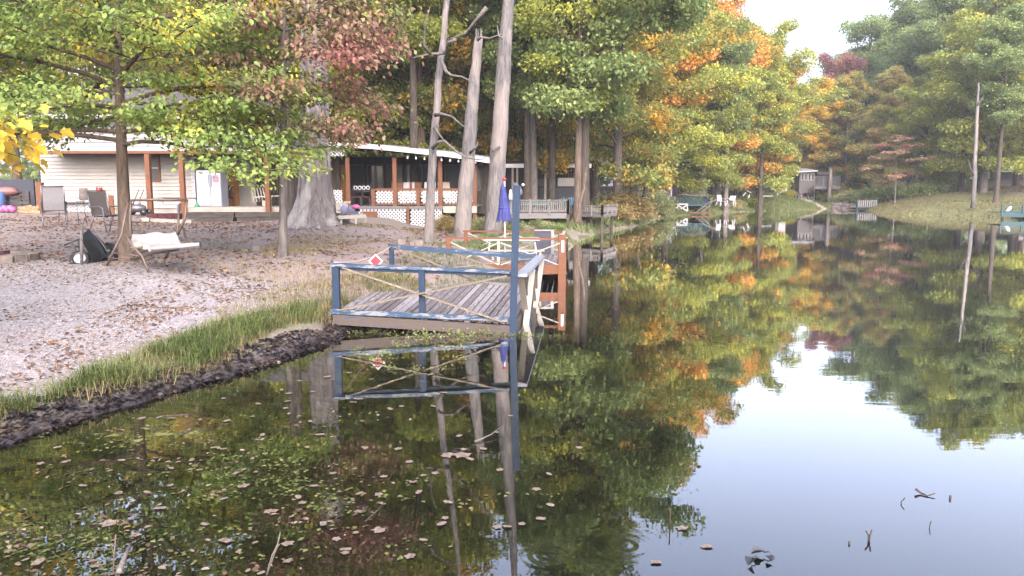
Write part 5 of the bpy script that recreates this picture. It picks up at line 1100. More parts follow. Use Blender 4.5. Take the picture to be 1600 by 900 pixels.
for a in (1007, 1020, 1035): f = MB().box(XC(a, Yq), XC(a+7, Yq), Yq+.55, Yq+.595, cq(297), cq(285)).build('window', M['white'], pc); MB().box(XC(a+1, Yq), XC(a+6, Yq), Yq+.53, Yq+.548, cq(296), cq(286)).build('pane', M['glass'], f)
MB().box(XC(1000, Yq), XC(1054, Yq), Yq-.55, Yq+.5, 1.3, cq(307)).build('porch_floor', M['greywood'], pc)
# ================================================================ green landing
Yg = 64.0
railing_deck('green_landing', 'small green painted landing with a fish shaped green panel', 'dock', (XC(1058, Yg), Yg), (XC(1108, Yg), Yg), (.3, 3), D(1080, 319, Yg).z, D(1080, 308, Yg).z, .12, 20, [(.98, .1)], 'teal', 'teal', 0, midpost=4)
wf2 = T('crossed_trestle', 'white cross braced trestle under the green landing', 'trestle', (XC(1058, Yg), Yg-.3, 0)); e = lambda x, y: D(x, y, Yg-.3)
for a, c in [((1058.5, 331), (1058.5, 319)), ((1074, 331), (1074, 319)), ((1058.5, 330), (1074, 320)), ((1058.5, 320), (1074, 330)), ((1057, 319), (1075, 319))]: MB().beam(e(*a), e(*c), .09, .04, up=(0, 1, 0)).build('timber', M['white'], wf2)
o = MB().beam(D(1056, 333, Yg-.6), D(1112, 332, Yg-.3), .3, .08).build('gangplank', M['brownpost']); tag(o, 'low brown plank along the water below the green landing', 'plank')
br = T('fallen_branch', 'bare bent branches sticking out over the water beside the green landing', 'branch', D(1090, 331, Yg-.5))
for pts in [[(1088, 332), (1100, 322), (1111, 314), (1104, 306), (1080, 305)], [(1095, 331), (1106, 324), (1112, 315), (1120, 312)], [(1060, 304), (1080, 305), (1100, 306)]]: MB().tube([D(x, y, Yg-.5+.1*i) for i, (x, y) in enumerate(pts)], [.07, .06, .05, .04, .02][:len(pts)], 6).build('branch', M['greywood'], br)
# ---- white plastic furniture by the water
def monobloc(px, py, Y, label, rz, tilt, sc=1.0):
    p = D(px, py, Y); root = T('plastic_chair', label, 'chair', p, None, rz); root.rotation_euler = (tilt, 0, rz); root.scale = (sc,)*3; mt = M['white']
    def lb(mb, nm): me = bpy.data.meshes.new(nm); me.from_pydata([tuple(v) for v in mb.v], [], mb.f); me.polygons.foreach_set('use_smooth', mb.sm); me.materials.append(mt); return nobj(nm, me, None, root)
    g = [[(x*(1-.1*t), .22+.14*t-.25*(x*x), .42+.5*t) for x in (-.28, -.14, 0, .14, .28)] for t in (0, .25, .5, .75, 1)]; lb(MB().sheet(g, .03), 'backrest')
    g = [[(x, -.22+.44*t, .42) for x in (-.26, 0, .26)] for t in (0, .5, 1)]; lb(MB().sheet(g, .03), 'seat')
    for sx in (-1, 1):
        lb(MB().beam((sx*.25, -.2, .42), (sx*.29, -.27, 0), .06, .06, up=(0, 1, 0)), 'leg'); lb(MB().beam((sx*.25, .2, .42), (sx*.29, .3, 0), .06, .06, up=(0, 1, 0)), 'leg'); lb(MB().beam((sx*.3, -.22, .62), (sx*.28, .28, .62), .06, .03), 'arm_rest')
    return root
monobloc(1126, 321.5, 69, 'white plastic chair left of the grey trunk at the water', .5, .1, 1.0)
monobloc(1142, 321.5, 69, 'tall white plastic chair right of the grey trunk at the water', -.6, -.2, 1.05)
monobloc(1165, 308, 74, 'white plastic lounge tipped over behind the grey trunk', 1.4, .5, .95)
thingbox('white_board', 'short white board lying on the bank left of the mown slope', 'board', M['white'], XC(1192, 74), XC(1207, 74), 74, 74.3, D(1200, 307, 74).z-.03, D(1200, 305.4, 74).z)
# ================================================================ far cottage group on the slope
Yz = 92.0; z_ = lambda y: D(1250, y, Yz).z; X_z = lambda p: XC(p, Yz)
fcot = T('far_cottage', 'small grey cottage with white windows and pale roof at the top of the far slope', 'cottage', (X_z(1236), Yz, 2.5))
MB().box(X_z(1248), X_z(1272), Yz, Yz+4, 1.6, z_(268)).build('wall', M['greywood'], fcot)
MB().hexa([(X_z(1236), Yz-.6, z_(270)), (X_z(1273), Yz-.6, z_(268)), (X_z(1273), Yz+3, z_(264)), (X_z(1236), Yz+3, z_(264)), (X_z(1236), Yz-.6, z_(268.5)), (X_z(1273), Yz-.6, z_(266.5)), (X_z(1273), Yz+3, z_(262)), (X_z(1236), Yz+3, z_(262))]).build('roof', M['roofmetal'], fcot)
for k in range(4): f = MB().box(X_z(1250+k*5.4), X_z(1254+k*5.4), Yz-.05, Yz-.003, z_(282), z_(271)).build('window', M['white'], fcot); MB().box(X_z(1250.8+k*5.4), X_z(1253.2+k*5.4), Yz-.08, Yz-.053, z_(281), z_(272)).build('pane', M['screen'], fcot if False else f)
railing_deck('far_deck', 'dark grey decked terrace in front of the far cottage', 'deck', (X_z(1256), Yz-3), (X_z(1296), Yz-3), (.5, 2.5), z_(291), z_(276), .3, 24, [(0, 0), (.5, 0), (1, 0)], post_z=.5, mat='greywood')
sh_ = T('shed', 'dark open shed with flat roof right of the far cottage', 'shed', (X_z(1282), Yz+1, 2)); MB().box(X_z(1280), X_z(1300), Yz+1, Yz+3.5, 2, z_(273)).build('wall', M['darkblue'], sh_); MB().box(X_z(1277), X_z(1302), Yz+.4, Yz+4, z_(272.5), z_(269.5)).build('roof', M['shingle'], sh_)
wc = T('parked_truck', 'white truck parked left of the far cottage', 'truck', (X_z(1214), Yz+1, 2.6)); zg = gz(X_z(1218), Yz)
MB().box(X_z(1213), X_z(1229), Yz, Yz+2, zg+.5, z_(277)).build('body', M['white'], wc); MB().box(X_z(1213.5), X_z(1222), Yz+.1, Yz+1.9, z_(276.8), z_(271)).build('cab', M['white'], wc); MB().box(X_z(1214.5), X_z(1221), Yz+.07, Yz+.098, z_(276), z_(272.3)).build('window', M['glass'], wc)
for px in (1216, 1226): MB().tube([(X_z(px), Yz-.1, zg+.4), (X_z(px), Yz+.2, zg+.4)], .4, 12).build('wheel', M['black'], wc)
MB().box(X_z(1213), X_z(1230), Yz-.03, Yz-.003, z_(284), z_(282)).build('stripe', M['red'], wc)
for i, (px, mt, lab) in enumerate([(1235, 'red', 'red crate among the clutter by the far truck'), (1240, 'tarp', 'blue crate among the clutter by the far truck'), (1244, 'orange', 'orange-brown crate left of the far cottage wall')]): thingbox('crate', lab, 'crate', M[mt], X_z(px), X_z(px+3.2), Yz-1.5, Yz-1, gz(X_z(px), Yz-1.5), gz(X_z(px), Yz-1.5)+.6+.15*i)
for i, (px, lab) in enumerate([(1258, 'white lawn chair on the far slope, left one'), (1269, 'white lawn chair on the far slope, right one')]):
    o = folding_chair('lawn_chair', px, 292, 88.2, lab, M['white'], M['white'], rz=1.2, sc=1.05); o.location.z = gz(o.location.x, 88.2)
stn = T('stone_steps', 'line of pale stone slabs stepping down the far slope', 'steps', D(1275, 302, 86))
for k in range(10):
    px = 1254+k*4.6; y = 86-k*.45; X = XC(px, y); g1 = gz(X, y); MB().box(X-.28, X+.28, y-.2, y+.3, g1-.1, g1+.12+rnd.uniform(-.03, .03)).build('stone', M['concrete'], stn)
thingbox('white_box', 'small white box at the water below the pale broken stub', 'box', M['white'], XC(1306, 86), XC(1310.5, 86), 86, 86.3, gz(XC(1308, 86), 86), gz(XC(1308, 86), 86)+.45)
rw = T('stone_bank', 'tumbled dark stones lining the inlet at the head of the pond', 'rocks', D(1320, 324, 84))
rk = random.Random(9)
for k in range(60):
    px = rk.uniform(1300, 1340); y = rk.uniform(82.5, 87.5); X = XC(px, y); r_ = rk.uniform(.12, .32); MB().ball((X, y, max(gz(X, y), 0)+.03), r_*1.3, r_, r_*.7, 6, 4, .2, rk).build('stone', M['stone'], rw)
tf = T('low_timber_wall', 'low dark timber edging at the foot of the mown slope', 'edging', D(1225, 324, 79))
for k in range(4): MB().beam(D(1214+k*11, 324.5+k*.3, 79.5+k*1.2), D(1224+k*11, 325+k*.3, 80.5+k*1.2), .3, .3).build('timber', M['bark_dark'], tf)
# pale picket landing
Yk = 77.0
pf = T('picket_fence', 'teal and white picket fence on a landing at the inlet', 'fence', D(1342, 327, Yk)); xk0, xk1 = XC(1341, Yk), XC(1371, Yk)
for k in range(9): a = xk0+.1+(xk1-xk0-.2)*k/8; MB().box(a-.045, a+.045, Yk, Yk+.04, .2, 1.0).build('picket', M['fabric'], pf)
for a in (xk0, (xk0+xk1)/2+.35, xk1): MB().box(a-.08, a+.08, Yk+.05, Yk+.2, -.5, 1.1).build('post', M['teal'], pf)
MB().box(xk0, xk1, Yk-.05, Yk-.002, .22, .34).build('rail', M['teal'], pf); MB().box(xk0, xk1, Yk+.041, Yk+.1, .85, .93).build('rail', M['teal'], pf)
MB().box(xk0, xk1, Yk+.21, Yk+2, .08, .18).build('landing', M['bark_dark'], pf)
# right teal dock
Yt = 54.0
rd = railing_deck('teal_dock', 'teal painted dock at the right edge of the photo', 'dock', (XC(1566, Yt), Yt), (XC(1700, Yt), Yt-2.0), (.8, 3), D(1580, 332, Yt).z, D(1580, 321.5, Yt).z, .30, 5, [(.02, .05), (.2, .1), (.5, .1)], 'teal', 'teal', -1, rail_back=False, midpost=6)
MB().beam(D(1573, 331, Yt+1), D(1580, 323, Yt+1.2), .14, .12).build('oar_box', M['haze_white']).name = 'buoy'
tag(bpy.data.objects['buoy'], 'white fender lying on the teal dock', 'fender')
# buildings glimpsed in the right wood
for i, (a, c, y0, y1, Y, mt, lab) in enumerate([(1582, 1604, 270, 282, 92, 'white', 'white camper glimpsed between the trunks at the far right'), (1533, 1548, 281, 290, 96, 'siding2', 'pale shed glimpsed right of the pale dead trunk')]):
    root = T('trailer' if i == 0 else 'garden_shed', lab, 'trailer' if i == 0 else 'shed', (XC(a, Y), Y, 3)); z0, z1 = D(a, y1, Y).z, D(a, y0, Y).z
    MB().box(XC(a, Y), XC(c, Y), Y, Y+3, z0, z1).build('body', M[mt], root); MB().box(XC(a, Y)-.1, XC(c, Y)+.1, Y-.15, Y+3.1, z1+.002, z1+.12).build('roof', M['shingle'], root); MB().box(XC(a+3, Y), XC(a+8, Y), Y-.04, Y-.003, z0+.35*(z1-z0), z0+.8*(z1-z0)).build('window', M['glass'], root)
    for px in (a+5, c-5): MB().box(XC(px, Y)-.1, XC(px, Y)+.1, Y+.2, Y+.5, z0-1, z0-.002).build('support', M['dark'], root)
# ================================================================ grass, plants, litter, pebbles
def scatter(poly, n, seed, test=None):
    P = np.array(poly); nr = np.random.RandomState(seed); out = []
    lo, hi = P.min(0), P.max(0); x = nr.uniform(lo[0], hi[0], n*4); y = nr.uniform(lo[1], hi[1], n*4); k = inpoly(x, y, poly); x, y = x[k][:n], y[k][:n]
    if test is not None: k = test(x, y); x, y = x[k], y[k]
    return x, y
def blades(name, x, y, hgt, wid, mat, seed, bend=.5, zoff=0):
    nr = np.random.RandomState(seed); n = len(x); z = ground(x, y)+zoff; h = hgt*nr.uniform(.45, 1.25, n); w_ = wid*nr.uniform(.6, 1.3, n); yaw = nr.uniform(0, 6.283, n); dirx, diry = np.cos(yaw), np.sin(yaw)
    b1 = bend*h*nr.uniform(.2, 1.1, n); px_, py_ = -diry*w_/2, dirx*w_/2
    V = np.zeros((n, 5, 3)); V[:, 0] = np.stack([x-px_, y-py_, z-.01], 1); V[:, 1] = np.stack([x+px_, y+py_, z-.01], 1)
    V[:, 2] = np.stack([x+dirx*b1*.35+px_*.7, y+diry*b1*.35+py_*.7, z+h*.6], 1); V[:, 3] = np.stack([x+dirx*b1*.35-px_*.7, y+diry*b1*.35-py_*.7, z+h*.6], 1)
    V[:, 4] = np.stack([x+dirx*b1, y+diry*b1, z+h*.6+h*.4*np.clip(1-b1/h, -.2, 1)], 1)
    b = np.arange(n)*5; Fa = np.stack([b, b+1, b+2, b, b+2, b+3, b+3, b+2, b+4], 1).reshape(-1, 3)
    me = mesh_np(name, V.reshape(-1, 3), Fa, mat); return nobj(name, me)
def grassmat(name, stops):
    return leafmat(name, stops, .9, .3, .5, .6, .62)
GM = grassmat('grass_fresh', [(0, (.08, .13, .035)), (.4, (.14, .20, .055)), (.8, (.20, .25, .08)), (1, (.32, .29, .14))])
GD = grassmat('grass_dry', [(0, (.16, .15, .06)), (.4, (.30, .25, .12)), (.8, (.42, .34, .20)), (1, (.2, .22, .07))])
x, y = scatter(grass_poly, 30000, 1); s = sdist(x, y); k = (s > .06+.35*fbm(x*1.7, y*1.7, 3, 62)) & (np.random.RandomState(2).rand(len(x)) < np.clip(.95-(x+4.6)*.42, .15, 1)*np.clip((fbm(x*1.6, y*1.6, 3, 64)-.30)*5, .12, 1)); x, y = x[k], y[k]
tag(blades('bank_grass', x, y, .23, .008, GM, 3, 1.2), 'long fresh green grass along the muddy bank', 'grass', kind='stuff')
dry_poly = [tuple(G(a, b, .3)[:2]) for a, b in [(330,560),(380,530),(450,500),(520,490),(620,470),(700,450),(640,440),(560,445),(500,455),(440,465),(330,495)]]
x, y = scatter(dry_poly, 8000, 4); k = sdist(x, y) > .15; k = k & (np.random.RandomState(44).rand(len(x)) < np.clip(.1+(x+4.6)*.55, .05, 1)); tag(blades('dry_grass', x[k], y[k], .13, .007, GD, 5, 1.2), 'tan dry grass on the bank left of the blue dock', 'grass', kind='stuff')
mid_poly = [tuple(G(a, b, c)[:2]) for a, b, c in [(590,470,.2),(700,462,.1),(780,452,.1),(830,425,.1),(872,400,.1),(900,378,.1),(880,362,.3),(780,362,.5),(700,385,.55),(640,400,.65),(560,425,.6)]]
x, y = scatter(mid_poly, 20000, 6, lambda a, b: fbm(a*1.2, b*1.2, 3, 88) > .42); k = sdist(x, y) > .03; tag(blades('shore_grass', x[k], y[k], .11, .010, GM, 7, .9), 'patchy green and tan grass on the shore around the two docks', 'grass', kind='stuff')
yard_poly = [tuple(G(a, b, c)[:2]) for a, b, c in [(300,402,.85),(420,418,.8),(560,432,.6),(690,395,.6),(700,368,.6),(640,350,.9),(560,352,1.0),(420,372,.95)]]
x, y = scatter(yard_poly, 14000, 8, lambda a, b: fbm(a*1.1, b*1.1, 3, 77) > .5); tag(blades('yard_grass', x, y, .06, .012, GD, 9, .5), 'short sparse dry grass in the shaded yard', 'grass', kind='stuff')
x, y = scatter(grass_poly, 3500, 14); k = sdist(x, y) > .1; tag(blades('dead_stems', x[k], y[k], .18, .006, GD, 15, 1.5), 'bent straw stems mixed through the bank grass', 'grass', kind='stuff')
# far banks
rb_poly = [(22, 52), (60, 48), (75, 90), (52, 92), (38, 88), (34, 75)]
def onr(a, b): q = sdist(a, b); return (q > .05) & (q < 17)
x, y = scatter(rb_poly, 60000, 10, onr); tag(blades('far_grass', x, y, .16, .05, grassmat('grass_far', [(0, (.12, .13, .05)), (.5, (.19, .18, .075)), (1, (.27, .22, .11))]), 11, .5), 'mown grass on the sloping right bank', 'grass', kind='stuff')
lb_poly = [(2, 33), (4.5, 36), (8, 44), (11, 50), (16, 58), (22, 70), (36, 86), (40, 92), (26, 92), (14, 74), (6, 60), (0, 46), (-3, 36)]
x, y = scatter(lb_poly, 40000, 12, lambda a, b: (sdist(a, b) > .05) & (sdist(a, b) < 9)); tag(blades('slope_grass', x, y, .22, .05, GM, 13, .6), 'tufted grass on the left bank and far slope', 'grass', kind='stuff')
# bushes on the bank
bush_mesh = {}
def make_bush(seed, n, lsz, R_, Hh):
    nr = np.random.RandomState(seed); C = nr.normal(0, 1, (26, 3))*np.array([R_*.45, R_*.4, Hh*.22])+np.array([0, 0, Hh*.45]); i = nr.randint(0, 26, n); P = C[i]+nr.normal(0, 1, (n, 3))*np.array([R_*.2, R_*.2, Hh*.16]); P[:, 2] = np.abs(P[:, 2])
    return leaf_mesh('foliage', P, nr.uniform(.5, 1.3, n)*lsz, nr.uniform(0, 6.28, n), nr.normal(.5, .6, n), nr.normal(0, .6, n), .26)
b1 = make_bush(1, 7000, .17, 1.4, 1.5); b2 = make_bush(2, 6000, .15, 1.0, 1.0)
stm = MB(); 
for k in range(7): a = k*.9; stm.tube([(0, 0, -.2), (.3*math.cos(a), .3*math.sin(a), .5), (.6*math.cos(a), .6*math.sin(a), 1.0)], [.03, .02, .01], 5)
smesh = bpy.data.meshes.new('stems'); smesh.from_pydata([tuple(v) for v in stm.v], [], stm.f)
LM['straw'] = leafmat('leaf_straw', [(0, (.18, .15, .06)), (.4, (.32, .25, .10)), (.8, (.42, .34, .16)), (1, (.2, .2, .06))], gain=.95); LM['sage'] = leafmat('leaf_sage', [(0, GRN), (.4, (.12, .14, .07)), (.8, (.2, .2, .09)), (1, (.28, .2, .1))])
for i, (px, Y, s, lf, lab) in enumerate([(962, 43, .95, 'straw', 'tan bush at the water right of the lower grey deck'), (985, 45, 1.1, 'straw', 'large straw coloured bush under the golden tree'), (1005, 49, .8, 'straw', 'small straw bush at the tip of the bank'),
  (1022, 57, 1.0, 'sage', 'green bush below the pale cottage'), (1040, 62, .9, 'sage', 'grey-green bush left of the green landing'), (955, 47, .8, 'sage', 'low green bush behind the tan ones'), (925, 41, .6, 'sage', 'small bush beside the lower grey deck'),
  (1085, 68, .9, 'sage', 'green bush right of the white cross braced frame'), (1150, 72.5, .8, 'sage', 'low bush right of the white plastic chairs'), (1172, 75, .8, 'lime', 'light green bush on the bank before the mown slope'), (850, 32, .45, 'sage', 'leafy weeds in front of the first grey deck'), (800, 29, .4, 'sage', 'leafy weeds below the white pole lamp'), (868, 31, .4, 'green', 'green weeds at the water below the first grey deck'),
  (1318, 86, 1.0, 'sage', 'bush behind the tumbled stones'), (1335, 88, 1.3, 'lime', 'yellow-green bush behind the picket fence'), (1385, 80, 1.4, 'green', 'green bush right of the picket fence'), (1350, 84, 1.4, 'green', 'dark bush over the picket fence'),
  (1230, 92, .8, 'lime', 'small bush beside the far cottage'), (1300, 94, 1.4, 'lime', 'yellowish bush right of the pale broken stub'), (700, 29, .4, 'straw', 'dry weeds behind the middle dead trunk'), (715, 27.5, .35, 'straw', 'dry weeds between the dead trunks'), (750, 28, .4, 'sage', 'weeds left of the tallest dead trunk'),
  (1440, 76, 1.5, 'green', 'dark bush at the top of the right bank, left'), (1475, 79, 1.6, 'green', 'dark bush at the top of the right bank behind the pale trunk'), (1415, 78, 1.3, 'sage', 'bush below the small red tree')]):
    X = XC(px, Y); root = T('bush', lab, 'bush', (X, Y, gz(X, Y)-.03), None, i*1.3); root.scale = (s, s, s*.85)
    c = nobj('foliage', b1 if i % 2 else b2, None, root); obmat(c, LM[lf]); t = nobj('stems', smesh, None, root); obmat(t, M['bark_brown'])
# leaf litter
LL = leafmat('litter_leaf', [(0, (.10, .055, .035)), (.35, (.20, .11, .065)), (.65, (.32, .19, .11)), (1, (.42, .30, .17))], 2.0, .1, .7, .55, .5)
def litter(name, poly, n, size, seed, label, dens=None, zoff=.008):
    x, y = scatter(poly, n, seed, dens); nr = np.random.RandomState(seed+1); m = len(x); z = ground(x, y)+zoff
    me = leaf_mesh(name, np.stack([x, y, z], 1), size*nr.uniform(.5, 1.3, m), nr.uniform(0, 6.28, m), nr.normal(-.15, .25, m), nr.normal(0, .35, m), .3); me.materials.append(LL); tag(nobj(name, me), label, 'leaves', kind='stuff')
cl = lambda th, sd: (lambda a, b: (fbm(a*1.3, b*1.3, 3, sd)+np.random.RandomState(sd).rand(len(a))*.35) > th)
litter('leaf_litter', gravel_poly, 11000, .055, 21, 'brown fallen leaves scattered on the pale gravel', cl(.66, 5))
bandp = [tuple(G(a, b, .42)[:2]) for a, b in [(-60, 600), (0, 560), (130, 500), (250, 465), (330, 450), (420, 432), (440, 452), (330, 480), (250, 500), (130, 545), (0, 592)]]
litter('leaf_drift', bandp, 1500, .065, 23, 'brown leaves drifted along the edge of the grass', cl(.66, 8), .02)
yp = [tuple(G(a, b, .9)[:2]) for a, b in [(-300, 400), (0, 396), (200, 405), (320, 410), (450, 425), (600, 420), (690, 390), (690, 365)]]+[(-1.5, 30), (-10, 30), (-25, 30), (-24, 20)]
litter('yard_litter', yp, 34000, .10, 25, 'brown fallen leaves over the bare earth of the yard', cl(.52, 12))
mudp = [tuple(G(a, b, .05)[:2]) for a, b in [(-100, 720), (0, 690), (150, 640), (300, 598), (440, 558), (530, 530), (560, 500), (420, 506), (335, 545), (250, 592), (150, 620), (0, 642)]]
x, y = scatter(mudp, 9000, 31); k = sdist(x, y) < .16+.40*fbm(x*1.3, y*1.3, 3, 71); x, y = x[k], y[k]; nr = np.random.RandomState(32); m = len(x)
me = leaf_mesh('mud_leaves', np.stack([x, y, np.maximum(ground(x, y), 0)+.01], 1), .06*nr.uniform(.4, 1.3, m), nr.uniform(0, 6.28, m), nr.normal(-.1, .3, m), nr.normal(0, .4, m), .36); me.materials.append(leafmat('rotting_leaf', [(0, (.012, .010, .014)), (.5, (.035, .028, .034)), (.8, (.08, .06, .05)), (1, (.16, .11, .07))], 3, .05, .7, .3, .5)); tag(nobj('mud_leaves', me), 'dark rotting leaves in the wet mud at the waterline', 'leaves', kind='stuff')
# pebbles on the near gravel
x, y = scatter(gravel_poly, 26000, 41, lambda a, b: b < 14.5); nr = np.random.RandomState(42); m = len(x); z = ground(x, y); sz = .010*nr.uniform(.5, 1.7, m)
oc = np.array([(1,0,0),(-.2,1,.1),(-1,-.1,0),(.1,-1,-.1),(0,.1,.75),(0,0,-.6)]); a = nr.uniform(0, 6.28, m); cx, sx = np.cos(a), np.sin(a)
V = np.stack([x[:, None]+(oc[None, :, 0]*cx[:, None]-oc[None, :, 1]*sx[:, None])*sz[:, None], y[:, None]+(oc[None, :, 0]*sx[:, None]+oc[None, :, 1]*cx[:, None])*sz[:, None], z[:, None]+.003+oc[None, :, 2]*sz[:, None]], 2).reshape(-1, 3)
b = np.arange(m)*6; Fa = np.stack([b+i for t in [(0,1,4),(1,2,4),(2,3,4),(3,0,4)] for i in t], 1).reshape(-1, 3)
pm, n, bb = new_mat('pebble'); g = ND(n, 'ShaderNodeNewGeometry'); r_ = ramp(n, g.outputs['Random Per Island'], [(0, (.08, .072, .075)), (.4, (.19, .175, .18)), (1, (.31, .285, .30))]); n.links.new(r_.outputs[0], bb.inputs['Base Color']); bb.inputs['Roughness'].default_value = .85
tag(nobj('gravel', mesh_np('gravel', V, Fa, pm)), 'pale loose gravel of the beach', 'gravel', kind='stuff')
# ================================================================ on and in the water
flm = leafmat('floating_leaf', [(0, (.12, .07, .045)), (.3, (.26, .16, .11)), (.6, (.42, .33, .26)), (.85, (.56, .48, .42)), (1, (.40, .33, .10))], 3, .05, 1.2, .45, .36)
def leaf_shape(k, s):
    """curled lobed leaf outline with a little thickness of curl"""
    rg = random.Random(k); n = 12; vs = [(0, 0, .004)]; 
    for i in range(n):
        t = 2*math.pi*i/n; lob = 1+(.28*math.cos(t*5) if k % 3 == 0 else .0)+rg.uniform(-.1, .1); r_ = lob*(.5 if k % 3 == 0 else (.5 if abs(math.cos(t)) > .8 else .30)); vs.append((r_*math.cos(t)*s, r_*math.sin(t)*s, .003+.03*s*abs(math.sin(t*1.5+k))*rg.uniform(.2, 1.6)))
    return vs, [(0, 1+i, 1+(i+1) % n) for i in range(n)]
shapes = []
for k in range(9):
    vs, fs = leaf_shape(k, 1.0); me = bpy.data.meshes.new('leaf'); me.from_pydata(vs, [], fs); me.materials.append(flm); shapes.append(me)
big = [(592,829,26),(560,624,18),(449,628,14),(722,712,34),(410,680,16),(500,680,18),(680,740,16),(654,770,18),(700,786,20),(560,800,16),(598,788,14),(690,820,22),(170,818,30),(250,795,26),(60,880,30),(380,905,20),(352,846,30),(610,640,16),(640,722,14),
       (490,760,16),(466,778,18),(520,740,14),(336,700,18),(300,720,16),(380,760,22),(230,770,20),(130,760,18),(700,712,26),(735,718,18),(858,742,14),(838,765,16),(860,790,18),(845,812,20),(1066,826,22),(1104,855,24),(1025,880,22),(905,700,12),(590,572,12),(480,700,14),
       (450,850,24),(320,820,20),(540,860,22),(640,870,22),(190,720,16),(90,700,16),(600,745,14),(570,700,14),(505,820,22),(420,800,18),(350,780,16)]
rf = random.Random(77)
for i in range(110):
    u = rf.random(); px = rf.uniform(0, 860)*(u**.2); py = rf.uniform(575, 905)
    if py < 690-px*.28+20: continue
    big.append((px, py, rf.uniform(5, 13)*(.5+py/900)))
for i, (px, py, wpx) in enumerate(big):
    p = G(px, min(py, 930), 0); s = wpx/F*p.y*.85; o = bpy.data.objects.new('floating_leaf', shapes[i % 9]); COL.objects.link(o); o.location = (p.x, p.y, .004+.002*(i % 3)); o.rotation_euler = (rf.uniform(-.06, .06), rf.uniform(-.06, .06), rf.uniform(0, 6.28)); o.scale = (s, s, s)
    tag(o, 'tan fallen leaf floating on the dark near water', 'leaf', 'fallen leaves floating on the pond')
# small scum flakes
nr = np.random.RandomState(51); cs = [(470,770,60,22,900),(90,860,90,22,700),(250,860,120,26,700),(420,720,80,16,350),(180,690,90,12,500),(330,650,70,8,250),(520,640,40,8,120),(640,780,110,40,300),(330,740,110,30,450),(560,850,120,30,250),(860,720,30,60,50)]
xs, ys = [], []
for cx_, cy_, sx_, sy_, m in cs:
    for k in range(int(m*.2)//8):
        gx_, gy_ = nr.normal(cx_, sx_), min(nr.normal(cy_, sy_), 925)
        if gy_ < 600: continue
        p = G(gx_, gy_, 0); q = nr.normal(0, .05, (8, 2))*np.array([1.6, .7]); xs += list(p.x+q[:, 0]); ys += list(p.y+q[:, 1])
xs, ys = np.array(xs), np.array(ys); k = sdist(xs, ys) < -.02; xs, ys = xs[k], ys[k]; m = len(xs)
me = leaf_mesh('pond_scum', np.stack([xs, ys, np.full(m, .004)], 1), .026*nr.uniform(.3, 1.6, m), nr.uniform(0, 6.28, m), nr.normal(0, .04, m), nr.normal(0, .05, m), .45)
me.materials.append(leafmat('duckweed', [(0, (.04, .05, .012)), (.5, (.10, .115, .03)), (1, (.16, .155, .07))], 2, .1, .6, .6, .8)); tag(nobj('pond_scum', me), 'yellow-green duckweed flakes floating on the near water', 'duckweed', kind='stuff')
xs, ys = [], []
for k in range(60):
    gx_, gy_ = rf.uniform(0, 700)*rf.random()**.3, rf.uniform(640, 915)
    p = G(gx_, gy_, 0); q = nr.normal(0, rf.uniform(.03, .14), (rf.randint(3, 16), 2))*np.array([1.5, .8]); xs += list(p.x+q[:, 0]); ys += list(p.y+q[:, 1])
xs, ys = np.array(xs), np.array(ys); k = sdist(xs, ys) < -.02; xs, ys = xs[k], ys[k]; m = len(xs)
me = leaf_mesh('leaf_debris', np.stack([xs, ys, np.full(m, .003)], 1), .034*nr.uniform(.3, 1.7, m), nr.uniform(0, 6.28, m), nr.normal(0, .08, m), nr.normal(0, .12, m), .3, 'oval')
me.materials.append(leafmat('sodden_leaf', [(0, (.05, .03, .02)), (.5, (.13, .085, .05)), (.8, (.22, .16, .12)), (1, (.3, .25, .2))], 2, .1, .9, .6, .6)); tag(nobj('leaf_debris', me), 'sodden brown leaf scraps drifting on the near water', 'leaves', kind='stuff')
# water plants along the blue dock
LM['primrose'] = leafmat('leaf_primrose', [(0, (.10, .14, .05)), (.5, (.20, .25, .08)), (.85, (.28, .30, .12)), (1, (.35, .12, .08))], 3, gain=1.0)
spots = [(640,526,9),(655,520,10),(668,530,9),(690,526,11),(710,522,10),(725,530,10),(740,520,10),(628,540,8),(600,552,7),(585,560,9),(612,575,5),(648,578,6),(700,545,8),(760,520,6),(780,522,5),(800,522,5),(825,523,6),(845,524,5),(870,524,5),(560,520,5),(585,518,6),(605,520,5),(540,520,5),(560,545,6),(690,575,6),(720,560,5)]
wpn = [bpy.data.meshes.new('x')]; protos = []
for k in range(3):
    nr = np.random.RandomState(60+k); m = 55; P = nr.normal(0, 1, (m, 3))*np.array([.16, .10, .035]); P[:, 2] = np.abs(P[:, 2])+.01; protos.append(leaf_mesh('leaves', P, nr.uniform(.03, .065, m), nr.uniform(0, 6.28, m), nr.normal(.2, .4, m), nr.normal(0, .4, m), .3))
st_ = MB()
for k in range(5): a = k*1.3; st_.tube([(0, 0, -.05), (.12*math.cos(a), .08*math.sin(a), .02), (.24*math.cos(a), .15*math.sin(a), .03)], .004, 4)
stms = bpy.data.meshes.new('stems'); stms.from_pydata([tuple(v) for v in st_.v], [], st_.f); stms.materials.append(M['maroon'])
for i, (px, py, wpx) in enumerate(spots):
    p = G(px, py, .02); s = wpx/9*.95; root = T('water_plant', 'low leafy water plant in the line along the blue dock', 'water plant', (p.x, p.y, 0), 'water plants beside the blue dock', i*2.1); root.scale = (s, s*.7, s)
    c = nobj('leaves', protos[i % 3], None, root); obmat(c, LM['primrose']); nobj('stems', stms, None, root)
